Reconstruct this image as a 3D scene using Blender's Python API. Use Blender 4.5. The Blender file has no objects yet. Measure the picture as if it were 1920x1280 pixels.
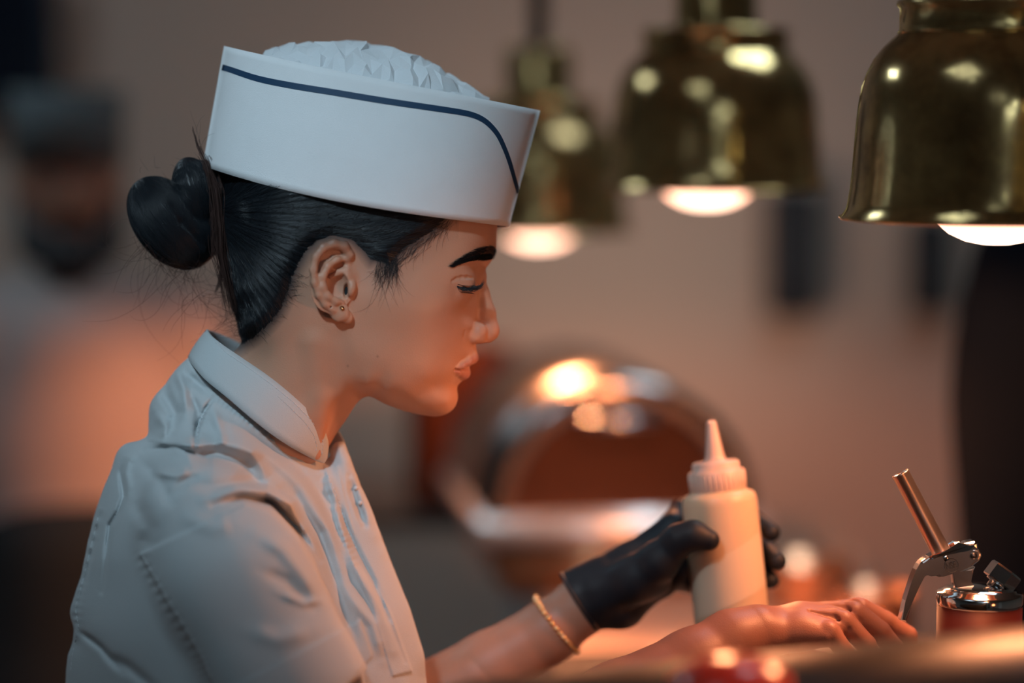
import bpy, bmesh, math, random
import numpy as np
import openvdb
from mathutils import Vector, Matrix, noise
from mathutils.bvhtree import BVHTree

C = bpy.context.scene.collection
sc = bpy.context.scene
rnd = random.Random(7)
nrg = np.random.default_rng(7)

# ------------------------------------------------------------------ camera
CAMZ, PITCH, FPX = 1.6, math.radians(5.5), 1920*85/36
cd = bpy.data.cameras.new('camera'); cam = bpy.data.objects.new('camera', cd); C.objects.link(cam)
cam.location = (0, 0, CAMZ); cam.rotation_euler = (math.pi/2-PITCH, 0, 0)
cd.lens = 85; cd.sensor_width = 36; cd.clip_start = .05
cd.dof.use_dof = True; cd.dof.focus_distance = 1.893; cd.dof.aperture_fstop = 1.25
sc.camera = cam
# ------------------------------------------------------------------ light
wd = bpy.data.worlds.new('world'); sc.world = wd; wd.use_nodes = True
wd.node_tree.nodes['Background'].inputs[0].default_value = (.05, .07, .09, 1)
wd.node_tree.nodes['Background'].inputs[1].default_value = .3
sc.view_settings.view_transform = 'Standard'; sc.view_settings.look = 'None'
sc.view_settings.gamma = 1; sc.view_settings.use_curve_mapping = False
sc.view_settings.exposure = 0.0
sc.cycles.use_denoising = True
sc.cycles.sample_clamp_indirect = 6
PANEL_E, BULB_E, SPOT_W = 6.0, 5.0, 11.0
PANEL_COL = (.64, .86, 1.0); HEAT_COL = (1, .34, .14)
CEIL = 2.75
# ceiling light panels (x, y, size x, size y, strength factor)
PANELS = [(-.55, .95, .6, .6, .3), (-.25, -1.1, .6, .6, .2), (.7, -2.0, .6, .6, 1.2), (.2, -3.1, .6, .6, 1.5),
          (-1.7, 3.1, .6, .6, 1.4), (.75, 2.75, .6, .6, 1.4)]  # last two panels are added to brighten the back wall
DOWN_W, FACE_SPOT_W = 70.0, 12.0

# ------------------------------------------------------------------ spaces
FW = Vector((0, math.cos(PITCH), -math.sin(PITCH))); UP = Vector((0, math.sin(PITCH), math.cos(PITCH))); RT = Vector((1, 0, 0))
CAM = Vector((0, 0, CAMZ))
DM = 1.94; S = DM/FPX                       # the woman's middle plane and its scale in metres per unit
BASIS = np.array([RT[:], (-UP)[:], FW[:]])*S
ORG = np.array(CAM[:])
def to_world(p):
    p = np.asarray(p, float)
    return ORG + (p-np.array([960, 640, -FPX])) @ BASIS
def Wv(u, v, w): return Vector(to_world([u, v, w]))
def Q(pu, pv, w):                            # body-space point seen in direction (pu, pv) at depth w
    k = 1+w/FPX
    return (960+(pu-960)*k, 640+(pv-640)*k, w)
def P(pu, pv, d): return Wv(*Q(pu, pv, (d-DM)/S))

# ------------------------------------------------------------------ materials
MATS = {}
def mat(name, col=(.5, .5, .5), rough=.5, metal=0., spec=.5, sss=0., bump=0., bscale=200., var=0., vscale=5., emit=None, estr=0., trans=0., coat=0., sheen=0., attr=None):
    if name in MATS: return MATS[name]
    m = bpy.data.materials.new(name); m.use_nodes = True; MATS[name] = m
    nt = m.node_tree; b = nt.nodes['Principled BSDF']; L = nt.links.new
    b.inputs['Base Color'].default_value = (*col, 1); b.inputs['Roughness'].default_value = rough
    b.inputs['Metallic'].default_value = metal; b.inputs['Specular IOR Level'].default_value = spec
    b.inputs['Transmission Weight'].default_value = trans; b.inputs['Coat Weight'].default_value = coat
    b.inputs['Sheen Weight'].default_value = sheen
    if sss:
        b.inputs['Subsurface Weight'].default_value = sss
        b.inputs['Subsurface Radius'].default_value = (1, .35, .2); b.inputs['Subsurface Scale'].default_value = .006
    tc = nt.nodes.new('ShaderNodeTexCoord')
    if var:
        n = nt.nodes.new('ShaderNodeTexNoise'); n.inputs['Scale'].default_value = vscale; n.inputs['Detail'].default_value = 5
        L(tc.outputs['Object'], n.inputs['Vector'])
        mx = nt.nodes.new('ShaderNodeMix'); mx.data_type = 'RGBA'
        mx.inputs[6].default_value = (*[c*(1-var) for c in col], 1); mx.inputs[7].default_value = (*[min(1, c*(1+var)) for c in col], 1)
        L(n.outputs['Fac'], mx.inputs[0]); L(mx.outputs[2], b.inputs['Base Color'])
    if attr:
        a = nt.nodes.new('ShaderNodeAttribute'); a.attribute_name = attr
        L(a.outputs['Color'], b.inputs['Base Color'])
    if bump:
        n = nt.nodes.new('ShaderNodeTexNoise'); n.inputs['Scale'].default_value = bscale; n.inputs['Detail'].default_value = 4
        L(tc.outputs['Object'], n.inputs['Vector'])
        bp = nt.nodes.new('ShaderNodeBump'); bp.inputs['Strength'].default_value = bump; bp.inputs['Distance'].default_value = .001
        L(n.outputs['Fac'], bp.inputs['Height']); L(bp.outputs['Normal'], b.inputs['Normal'])
    if emit:
        b.inputs['Emission Color'].default_value = (*emit, 1); b.inputs['Emission Strength'].default_value = estr
    return m

# ------------------------------------------------------------------ object helpers
def tagp(o, label=None, cat=None, group=None, kind=None):
    if label: o['label'] = label
    if cat: o['category'] = cat
    if group: o['group'] = group
    if kind: o['kind'] = kind
    return o
def empty(name, loc, label=None, cat=None, group=None, kind=None):
    o = bpy.data.objects.new(name, None); o.empty_display_size = .05; C.objects.link(o); o.location = loc
    return tagp(o, label, cat, group, kind)
def link(name, me, m=None, parent=None, smooth=True):
    o = bpy.data.objects.new(name, me); C.objects.link(o)
    if m and not me.materials: me.materials.append(m)
    if parent:
        o.parent = parent; bpy.context.view_layer.update() if False else None
        o.matrix_parent_inverse = world_mat(parent).inverted()
    if smooth and len(me.polygons): me.polygons.foreach_set('use_smooth', [True]*len(me.polygons))
    return o
def world_mat(o):
    m = Matrix.LocRotScale(o.location, o.rotation_euler, o.scale)
    if o.parent: m = world_mat(o.parent) @ o.matrix_parent_inverse @ m
    return m
def mesh_np(name, V, F):                     # V (n,3) world; F list of arrays (quads, tris)
    me = bpy.data.meshes.new(name); V = np.asarray(V, np.float32)
    Q4, T3 = F
    nl = 4*len(Q4)+3*len(T3)
    me.vertices.add(len(V)); me.vertices.foreach_set('co', V.ravel())
    me.loops.add(nl); me.polygons.add(len(Q4)+len(T3))
    me.loops.foreach_set('vertex_index', np.concatenate([np.asarray(Q4).ravel(), np.asarray(T3).ravel()]).astype(np.int32))
    st = np.concatenate([np.arange(len(Q4))*4, 4*len(Q4)+np.arange(len(T3))*3]).astype(np.int32)
    me.polygons.foreach_set('loop_start', st)
    me.update(calc_edges=True); me.validate()
    return me
def from_bm(name, bm, m, parent=None, smooth=True, recalc=True):
    if recalc: bmesh.ops.recalc_face_normals(bm, faces=bm.faces)
    me = bpy.data.meshes.new(name); bm.to_mesh(me); bm.free()
    return link(name, me, m, parent, smooth)
def frame_of(d):
    d = Vector(d).normalized(); a = Vector((0, 0, 1)) if abs(d.z) < .9 else Vector((1, 0, 0))
    x = d.cross(a).normalized(); return x, d.cross(x).normalized(), d
def add_tube(bm, pts, rad, n=8, cap=True, closed=False):
    pts = [Vector(p) for p in pts]; N = len(pts)
    if not hasattr(rad, '__len__'): rad = [rad]*N
    rings = []; px = None
    for i, p in enumerate(pts):
        a = pts[(i-1) % N] if (i > 0 or closed) else p; b = pts[(i+1) % N] if (i < N-1 or closed) else p
        d = (b-a).normalized()
        if px is None: x, y, _ = frame_of(d)
        else:
            x = (px-d*px.dot(d)).normalized(); y = d.cross(x)
        px = x
        rings.append([bm.verts.new(p+(x*math.cos(t)+y*math.sin(t))*rad[i]) for t in [2*math.pi*k/n for k in range(n)]])
    M = N if closed else N-1
    for i in range(M):
        A, B = rings[i], rings[(i+1) % N]
        for k in range(n): bm.faces.new((A[k], A[(k+1) % n], B[(k+1) % n], B[k]))
    if cap and not closed:
        bm.faces.new(rings[0][::-1]); bm.faces.new(rings[-1])
def add_lathe(bm, base, prof, n=48, axis=(0, 0, 1), closed=False):
    x, y, d = frame_of(axis); base = Vector(base); rings = []
    for r, z in prof:
        c = base+d*z
        rings.append([bm.verts.new(c)] if r < 1e-6 else [bm.verts.new(c+(x*math.cos(t)+y*math.sin(t))*r) for t in [2*math.pi*k/n for k in range(n)]])
    R = list(zip(rings, rings[1:]))
    if closed: R.append((rings[-1], rings[0]))
    for A, B in R:
        for k in range(n):
            k2 = (k+1) % n
            if len(A) == 1 and len(B) == 1: continue
            if len(A) == 1: bm.faces.new((A[0], B[k2], B[k]))
            elif len(B) == 1: bm.faces.new((A[k], A[k2], B[0]))
            else: bm.faces.new((A[k], A[k2], B[k2], B[k]))
def add_box(bm, lo, hi, bev=0., mtx=None):
    r = bmesh.ops.create_cube(bm, size=1); vs = r['verts']
    lo = Vector(lo); hi = Vector(hi); c = (lo+hi)/2; s = hi-lo
    for v in vs: v.co = Vector((v.co.x*s.x, v.co.y*s.y, v.co.z*s.z))+c
    if bev:
        es = list({e for v in vs for e in v.link_edges})
        rb = bmesh.ops.bevel(bm, geom=es, offset=bev, segments=3, affect='EDGES', profile=.6)
        vs = list({v for f in rb['faces'] for v in f.verts} | {v for v in vs if v.is_valid})
    if mtx:
        for v in vs: v.co = mtx @ v.co
    return vs
def add_prism(bm, pts, off, bev=0.):         # pts: world polygon, off: extrusion vector
    off = Vector(off); A = [bm.verts.new(Vector(p)) for p in pts]; B = [bm.verts.new(Vector(p)+off) for p in pts]; n = len(A)
    fs = [bm.faces.new(A), bm.faces.new(B[::-1])]
    for k in range(n): bm.faces.new((A[k], B[k], B[(k+1) % n], A[(k+1) % n]))
    if bev:
        es = [e for f in fs for e in f.edges]
        bmesh.ops.bevel(bm, geom=es, offset=bev, segments=3, affect='EDGES', profile=.6)
def add_ball(bm, c, r, seg=16, sc_=(1, 1, 1)):
    rr = bmesh.ops.create_uvsphere(bm, u_segments=seg, v_segments=seg//2+2, radius=r)
    for v in rr['verts']: v.co = Vector((v.co.x*sc_[0], v.co.y*sc_[1], v.co.z*sc_[2]))+Vector(c)
def thing(name, kind_fn, *a): pass

# ------------------------------------------------------------------ signed distance volumes
def smin(a, b, k):
    if k <= 0: return np.minimum(a, b)
    h = np.maximum(k-np.abs(a-b), 0)/k
    return np.minimum(a, b)-h*h*(k*.25)
class Vol:
    def __init__(s, lo, hi, h):
        s.h = h; s.lo = lo
        s.ax = [np.arange(lo[i]+h/2, hi[i], h, dtype=np.float32) for i in range(3)]
        s.F = np.full([len(a) for a in s.ax], 1e3, np.float32)
    def win(s, blo, bhi):
        sl = []
        for i in range(3):
            a = np.searchsorted(s.ax[i], blo[i]); b = np.searchsorted(s.ax[i], bhi[i]); sl.append(slice(a, b))
        return tuple(sl), s.ax[0][sl[0]][:, None, None], s.ax[1][sl[1]][None, :, None], s.ax[2][sl[2]][None, None, :]
    def op(s, fn, blo, bhi, k=0, mode='u'):
        sl, x, y, z = s.win(blo, bhi)
        if any(q.start >= q.stop for q in sl): return
        d = fn(x, y, z).astype(np.float32); A = s.F[sl]
        if mode == 'u': s.F[sl] = smin(A, d, k)
        elif mode == 's': s.F[sl] = -smin(-A, d, k)
        elif mode == 'i': s.F[sl] = -smin(-A, -d, k)
        elif mode == 'add': s.F[sl] = A+d
    def cone(s, p, q, r1, r2, k=6, mode='u'):
        p = np.array(p, np.float32); q = np.array(q, np.float32); m = max(r1, r2)+max(k, 4)+3*s.h
        d = q-p; L = float(d@d)+1e-6
        def fn(x, y, z):
            t = np.clip(((x-p[0])*d[0]+(y-p[1])*d[1]+(z-p[2])*d[2])/L, 0, 1)
            return np.sqrt((x-p[0]-t*d[0])**2+(y-p[1]-t*d[1])**2+(z-p[2]-t*d[2])**2)-(r1+(r2-r1)*t)
        s.op(fn, np.minimum(p, q)-m, np.maximum(p, q)+m, k, mode)
    def chain(s, pts, k=5, mode='u', proj=True):      # pts (pu, pv, w, r)
        pp = [(*(Q(*p[:3]) if proj else p[:3]), p[3]) for p in pts]
        for a, b in zip(pp, pp[1:]): s.cone(a[:3], b[:3], a[3], b[3], k, mode)
    def ell(s, c, r, k=6, mode='u', R=None, proj=True):
        c = np.array(Q(*c) if proj else c, np.float32); r = np.array(r, np.float32); m = max(r)+max(k, 4)+3*s.h
        R = np.eye(3) if R is None else np.array(R)
        def fn(x, y, z):
            X, Y, Z = x-c[0], y-c[1], z-c[2]
            a = R[0][0]*X+R[0][1]*Y+R[0][2]*Z; b = R[1][0]*X+R[1][1]*Y+R[1][2]*Z; e = R[2][0]*X+R[2][1]*Y+R[2][2]*Z
            k0 = np.sqrt((a/r[0])**2+(b/r[1])**2+(e/r[2])**2); k1 = np.sqrt((a/r[0]**2)**2+(b/r[1]**2)**2+(e/r[2]**2)**2)+1e-6
            return k0*(k0-1)/k1
        s.op(fn, c-m, c+m, k, mode)
    def mesh(s, mirror=False):
        F = s.F; lo = np.array([a[0] for a in s.ax])
        if mirror: F = np.concatenate([F, F[:, :, ::-1]], axis=2)
        F = np.clip(F, -4*s.h, 4*s.h)
        g = openvdb.FloatGrid(4*s.h); g.copyFromArray(np.ascontiguousarray(F), tolerance=1e-4)
        V, T, Qd = g.convertToPolygons(isovalue=0.0, adaptivity=0.0)
        V = np.asarray(V, np.float64)*s.h+lo
        Qd = np.asarray(Qd).reshape(-1, 4); T = np.asarray(T).reshape(-1, 3)
        a, b, c = V[Qd[:, 0]], V[Qd[:, 1]], V[Qd[:, 2]]
        vol = np.einsum('ij,ij->i', a, np.cross(b, c)).sum()
        if vol < 0: Qd = Qd[:, ::-1]; T = T[:, ::-1]
        return V, (Qd, T)
def rot2(deg):                                # rotation in the image plane
    t = math.radians(deg); return [[math.cos(t), math.sin(t), 0], [-math.sin(t), math.cos(t), 0], [0, 0, 1]]
def bvh_of(V, F): return BVHTree.FromPolygons([tuple(v) for v in V.tolist()], [tuple(q) for q in F[0].tolist()]+[tuple(q) for q in F[1].tolist()])
EYEP = Vector((960, 640, -FPX))
def ray(bvh, pu, pv, lift=0.):
    d = (Vector((pu, pv, 0))-EYEP).normalized()
    loc, n, i, dist = bvh.ray_cast(EYEP, d)
    if loc is None: return None
    if n.dot(d) > 0: n = -n
    return loc+n*lift
class TPS:
    def __init__(s, pts, step=2., lo=(0, 0), hi=(1, 1), sm=0.):
        p = np.array([q[:2] for q in pts], float); f = np.array([q[2] for q in pts], float)
        K = s.k(p[:, None]-p[None]); n = len(p); K += np.eye(n)*sm
        Pm = np.hstack([np.ones((n, 1)), p]); A = np.block([[K, Pm], [Pm.T, np.zeros((3, 3))]])
        c = np.linalg.solve(A, np.concatenate([f, np.zeros(3)]))
        gx = np.arange(lo[0], hi[0]+step, step); gy = np.arange(lo[1], hi[1]+step, step)
        G = c[n]+c[n+1]*gx[:, None]+c[n+2]*gy[None]
        for i in range(n): G = G+c[i]*s.k(np.stack([gx[:, None]-p[i, 0]+0*gy[None], gy[None]-p[i, 1]+0*gx[:, None]], -1))
        s.G = G.astype(np.float32); s.lo = lo; s.step = step
        dx, dy = np.gradient(s.G, step); s.D = np.sqrt(dx*dx+dy*dy).astype(np.float32)
    @staticmethod
    def k(d):
        r2 = (d**2).sum(-1)+1e-9; return .5*r2*np.log(r2)
def samp(G, lo, step, x, y):
    fx = np.clip((x-lo[0])/step, 0, G.shape[0]-1.001); fy = np.clip((y-lo[1])/step, 0, G.shape[1]-1.001)
    ix = fx.astype(np.int32); iy = fy.astype(np.int32); fx = (fx-ix).astype(np.float32); fy = (fy-iy).astype(np.float32)
    return (G[ix, iy]*(1-fx)+G[ix+1, iy]*fx)*(1-fy)+(G[ix, iy+1]*(1-fx)+G[ix+1, iy+1]*fx)*fy
def resample(pts, step):
    p = np.array(pts, float); out = []
    for a, b in zip(p, p[1:]):
        n = max(1, int(round(np.linalg.norm(b[:2]-a[:2])/step)))
        for i in range(n): out.append(a+(b-a)*i/n)
    out.append(p[-1]); return np.array(out)
def outline_constraints(poly, step=16, inn=9., out=22.):   # poly rows (x, y, R) going clockwise on screen
    q = resample(poly, step); res = []
    for i in range(len(q)):
        a = q[max(i-1, 0)]; b = q[min(i+1, len(q)-1)]; t = (b-a)[:2]; t = t/(np.linalg.norm(t)+1e-9)
        n = np.array([t[1], -t[0]])          # outward (left of travel on screen with y down, clockwise)
        R = q[i][2]
        res.append((q[i][0], q[i][1], 0.))
        if i % 2 == 0:
            res.append((q[i][0]-n[0]*inn, q[i][1]-n[1]*inn, (2*R*inn-inn*inn)/100))
            res.append((q[i][0]+n[0]*out, q[i][1]+n[1]*out, -(1.2*R*out)/100))
    return res
def seg_dist(X, Y, pts):                      # 2-D distance to a polyline plus position along it
    best = np.full(np.broadcast(X, Y).shape, 1e9, np.float32); tt = np.zeros_like(best); n = len(pts)-1
    for i, (a, b) in enumerate(zip(pts, pts[1:])):
        dx, dy = b[0]-a[0], b[1]-a[1]; L = dx*dx+dy*dy+1e-9
        t = np.clip(((X-a[0])*dx+(Y-a[1])*dy)/L, 0, 1); d = np.hypot(X-a[0]-t*dx, Y-a[1]-t*dy)
        m = d < best; best = np.where(m, d, best); tt = np.where(m, (i+t)/n, tt)
    return best, tt
def in_poly(X, Y, poly):
    ins = np.zeros(np.broadcast(X, Y).shape, bool); n = len(poly)
    for i in range(n):
        x1, y1 = poly[i]; x2, y2 = poly[(i+1) % n]
        c = ((y1 > Y) != (y2 > Y)) & (X < (x2-x1)*(Y-y1)/(y2-y1+1e-12)+x1); ins ^= c
    return ins
def sd_poly(X, Y, poly):
    d, _ = seg_dist(X, Y, list(poly)+[poly[0]]); return np.where(in_poly(X, Y, poly), d, -d)   # + inside
# ================================================================== ROOM
def wallmat(name, col, rough=.85):
    return mat(name, col, rough, spec=.2, var=.12, vscale=1.3, bump=.15, bscale=60)
def slab(name, lo, hi, m, kind='structure', label=None):
    bm = bmesh.new(); add_box(bm, lo, hi); o = from_bm(name, bm, m, smooth=False); o['kind'] = kind; return o
WY = 4.5
slab('floor', (-3.6, -4.2, -.1), (3.8, WY+.1, 0), mat('floor_quarry', (.16, .10, .08), .5, var=.25, vscale=8))
slab('ceiling', (-3.6, -4.2, CEIL), (3.8, WY+.1, CEIL+.1), wallmat('ceiling_paint', (.42, .40, .37)))
slab('wall_back', (-3.6, WY, 0), (3.8, WY+.1, CEIL), wallmat('wall_paint', (.60, .455, .375)))
slab('wall_left', (-3.7, -4.2, 0), (-3.6, WY+.1, CEIL), wallmat('wall_left_paint', (.32, .33, .31)))
slab('wall_right', (3.8, -4.2, 0), (3.9, WY+.1, CEIL), wallmat('wall_right_paint', (.50, .45, .38)))
slab('wall_front', (-3.6, -4.3, 0), (3.8, -4.2, CEIL), wallmat('wall_front_paint', (.50, .47, .40)))
slab('added_door_1', (-.1, -4.2, 0), (.85, -4.15, 2.1), mat('door_paint', (.75, .72, .66), .4))  # doors and strips added behind the camera as reflections for the brass lamps
slab('added_door_2', (1.35, -4.2, 0), (2.2, -4.15, 2.1), mat('door_dark', (.05, .07, .07), .35))
slab('added_trim_1', (1.02, -4.2, 0), (1.18, -4.1, CEIL), mat('teal_paint', (.05, .22, .26), .4))
slab('added_trim_2', (2.6, -4.2, 0), (2.9, -4.1, CEIL), mat('pink_tile', (.62, .36, .28), .35))
slab('added_trim_3', (3.74, -2.2, 0), (3.8, -1.2, 2.2), mat('door_paint', (.75, .72, .66), .4))
LAMPM = mat('panel_diffuser', (.9, .9, .9), .5, emit=PANEL_COL, estr=PANEL_E)
WHITE = mat('white_enamel', (.7, .7, .68), .4)
for i, (x, y, sx, sy, f) in enumerate(PANELS):
    where = ['above the cook\'s back, left of the camera', 'just behind the camera', 'behind the camera towards the right wall', 'nearest the front wall', 'over the left side of the kitchen', 'over the back wall on the right'][i]
    t = empty('ceiling_light', (x, y, CEIL), 'square white ceiling light panel '+where, 'ceiling light', 'square ceiling light panels')
    bm = bmesh.new()
    for a, b in (((x-sx/2-.03, y-sy/2-.03), (x+sx/2+.03, y-sy/2)), ((x-sx/2-.03, y+sy/2), (x+sx/2+.03, y+sy/2+.03)), ((x-sx/2-.03, y-sy/2), (x-sx/2, y+sy/2)), ((x+sx/2, y-sy/2), (x+sx/2+.03, y+sy/2))):
        add_box(bm, (*a, CEIL-.03), (*b, CEIL+.002))
    from_bm('frame', bm, WHITE, t, smooth=False)
    bm = bmesh.new(); add_box(bm, (x-sx/2, y-sy/2, CEIL-.02), (x+sx/2, y+sy/2, CEIL-.012))
    lm = mat('panel_diffuser_%d' % int(f*100), (.9, .9, .9), .5, emit=PANEL_COL, estr=PANEL_E*f)
    from_bm('diffuser', bm, lm, t, smooth=False)

# added unseen spots light the cook: cool from above, warm on her face
def spot_fixture(name, loc, tgt, watts, colr, cone, label, cat, body, hot, soft):
    t = empty(name, loc, label, cat); loc = Vector(loc); d = (Vector(tgt)-loc).normalized()
    bm = bmesh.new(); add_lathe(bm, loc, [(.03, -.09), (.05, -.085), (.058, -.02), (.062, .03), (.058, .03), (.052, -.02), (.045, -.06), (0, -.065), (0, -.09)], 40, d); from_bm('housing', bm, body, t)
    bm = bmesh.new(); add_lathe(bm, loc, [(0, -.02), (.03, -.02), (.04, -.015), (.045, -.01), (0, -.008)], 32, d); from_bm('lens', bm, hot, t)
    l = bpy.data.lights.new(name+'_beam', 'SPOT'); l.energy = watts; l.color = colr; l.spot_size = math.radians(cone); l.spot_blend = 1; l.shadow_soft_size = soft
    o = bpy.data.objects.new(name+'_beam', l); C.objects.link(o); o.location = loc+d*.035; o.rotation_euler = d.to_track_quat('-Z', 'Y').to_euler(); o.parent = t; o.matrix_parent_inverse = world_mat(t).inverted()
    return t
t = spot_fixture('downlight', (-.55, .55, 2.62), (-.17, 1.84, 1.55), DOWN_W, PANEL_COL, 25, 'adjustable black ceiling downlight aimed at the cook, above and left of the camera', 'downlight', mat('black_housing', (.03, .03, .03), .5), mat('lens_cool', (.9, .9, .9), .3, emit=PANEL_COL, estr=6), .07)
bm = bmesh.new(); add_tube(bm, [(-.55, .55, 2.66), (-.55, .55, CEIL-.005)], .012, 12); add_lathe(bm, (-.55, .55, CEIL-.02), [(0, 0), (.05, 0), (.05, .02), (0, .02)], 32); from_bm('mount', bm, mat('black_housing'), t)
t = spot_fixture('added_face_spot', (.63, 1.28, 1.25), (-.04, 1.88, 1.36), FACE_SPOT_W, (1, .41, .21), 27, 'small steel reflector heater glowing orange on a stand, out of the frame at the right', 'heater', mat('reflector_steel', (.4, .4, .4), .3, 1.), mat('face_spot_lens', (.5, .1, .04), .4, emit=(1, .3, .1), estr=6), .07)
bm = bmesh.new(); add_tube(bm, [(.66, 1.25, 0), (.66, 1.25, 1.22)], .014, 12); add_lathe(bm, (.66, 1.25, 0), [(0, 0), (.14, 0), (.14, .012), (.02, .03), (0, .03)], 40); from_bm('stand', bm, mat('black_housing'), t)

t = spot_fixture('added_wall_spot', (.16, 3.75, 1.13), (.16, 4.5, 1.42), 6.8, (1, .74, .58), 115, 'low warming lamp hidden behind the round-topped steel food warmer', 'warming lamp', mat('black_housing'), mat('lens_warm', (.9, .7, .5), .3, emit=(1, .6, .35), estr=3), .05)  # added spot, out of sight, brightens the back wall
bm = bmesh.new(); add_tube(bm, [(.16, 3.72, 0), (.16, 3.72, 1.10)], .012, 12); add_lathe(bm, (.16, 3.72, 0), [(0, 0), (.12, 0), (.12, .012), (.02, .03), (0, .03)], 32); from_bm('stand', bm, mat('black_housing'), t)
# ================================================================== PROPS
def dset(d): return (d-DM)/S
STEEL = mat('steel', (.55, .55, .54), .28, 1., bump=.15, bscale=60)
STEELD = mat('dark_steel', (.16, .165, .17), .30, 1.)
CHROME = mat('chrome', (.72, .73, .74), .10, 1.)
BLACKM = mat('black_metal', (.02, .022, .025), .45)
# ---- the pass counter
CZ = 1.0
t = empty('counter', (.26, 2.5, 0), 'long steel kitchen counter lit orange under the heat lamps, in front of the cook', 'counter')
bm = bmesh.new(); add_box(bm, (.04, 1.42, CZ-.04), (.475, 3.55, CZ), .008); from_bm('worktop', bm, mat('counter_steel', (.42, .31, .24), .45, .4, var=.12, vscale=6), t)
bm = bmesh.new(); add_box(bm, (.08, 1.46, .1), (.45, 3.5, CZ-.04)); from_bm('cabinet', bm, STEELD, t)
for i in range(3):
    y0 = 1.50+i*.67; bm = bmesh.new(); add_box(bm, (.056, y0, .16), (.082, y0+.64, .92), .004); d_ = from_bm('door', bm, STEEL, t)
    bm = bmesh.new(); add_tube(bm, [(.056, y0+.55, .61), (.034, y0+.55, .61), (.034, y0+.55, .79), (.056, y0+.55, .79)], .006); from_bm('handle', bm, CHROME, d_)
for x in (.13, .41):
    for y in (1.56, 3.42):
        bm = bmesh.new(); add_lathe(bm, (x, y, 0), [(0, 0), (.03, 0), (.03, .015), (.018, .03), (.018, .11), (0, .11)], 16); from_bm('foot', bm, STEELD, t)
# ---- brass heat lamps
def brass():
    m = mat('aged_brass', (.46, .34, .16), .13, .85); nt = m.node_tree
    if nt.nodes.get('aged'): return m
    b = nt.nodes['Principled BSDF']; L = nt.links.new; tc = nt.nodes.new('ShaderNodeTexCoord'); tc.name = 'aged'
    n = nt.nodes.new('ShaderNodeTexNoise'); n.inputs['Scale'].default_value = 22; n.inputs['Detail'].default_value = 8; n.inputs['Roughness'].default_value = .65
    L(tc.outputs['Object'], n.inputs['Vector']); r = nt.nodes.new('ShaderNodeValToRGB'); e = r.color_ramp.elements
    e[0].position = .36; e[0].color = (.32, .20, .085, 1); e[1].position = .62; e[1].color = (.80, .55, .23, 1)
    L(n.outputs['Fac'], r.inputs[0]); L(r.outputs[0], b.inputs['Base Color'])
    r2 = nt.nodes.new('ShaderNodeMapRange'); r2.inputs['From Min'].default_value = .3; r2.inputs['From Max'].default_value = .65; r2.inputs['To Min'].default_value = .26; r2.inputs['To Max'].default_value = .08
    L(n.outputs['Fac'], r2.inputs[0]); L(r2.outputs[0], b.inputs['Roughness'])
    n2 = nt.nodes.new('ShaderNodeTexNoise'); n2.inputs['Scale'].default_value = 9; L(tc.outputs['Object'], n2.inputs['Vector'])
    bp = nt.nodes.new('ShaderNodeBump'); bp.inputs['Strength'].default_value = .25; bp.inputs['Distance'].default_value = .004; L(n2.outputs['Fac'], bp.inputs['Height']); L(bp.outputs['Normal'], b.inputs['Normal'])
    return m
def bulb_mat():
    m = mat('heat_bulb', (.5, .05, .02), .15); nt = m.node_tree; b = nt.nodes['Principled BSDF']; L = nt.links.new
    tc = nt.nodes.new('ShaderNodeTexCoord'); sep = nt.nodes.new('ShaderNodeSeparateXYZ'); L(tc.outputs['Object'], sep.inputs[0])
    r = nt.nodes.new('ShaderNodeMapRange'); r.inputs['From Min'].default_value = -.033; r.inputs['From Max'].default_value = -.009; L(sep.outputs['Z'], r.inputs[0])
    cr = nt.nodes.new('ShaderNodeValToRGB'); e = cr.color_ramp.elements; e[0].position = .0; e[0].color = (1, .66, .48, 1); e[1].position = 1; e[1].color = (.16, .012, .006, 1)
    q = e.new(.62); q.color = (1, .50, .32, 1); q = e.new(.84); q.color = (.42, .06, .03, 1)
    L(r.outputs[0], cr.inputs[0]); L(cr.outputs[0], b.inputs['Emission Color']); b.inputs['Emission Strength'].default_value = BULB_E; return m
LR = .119
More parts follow.
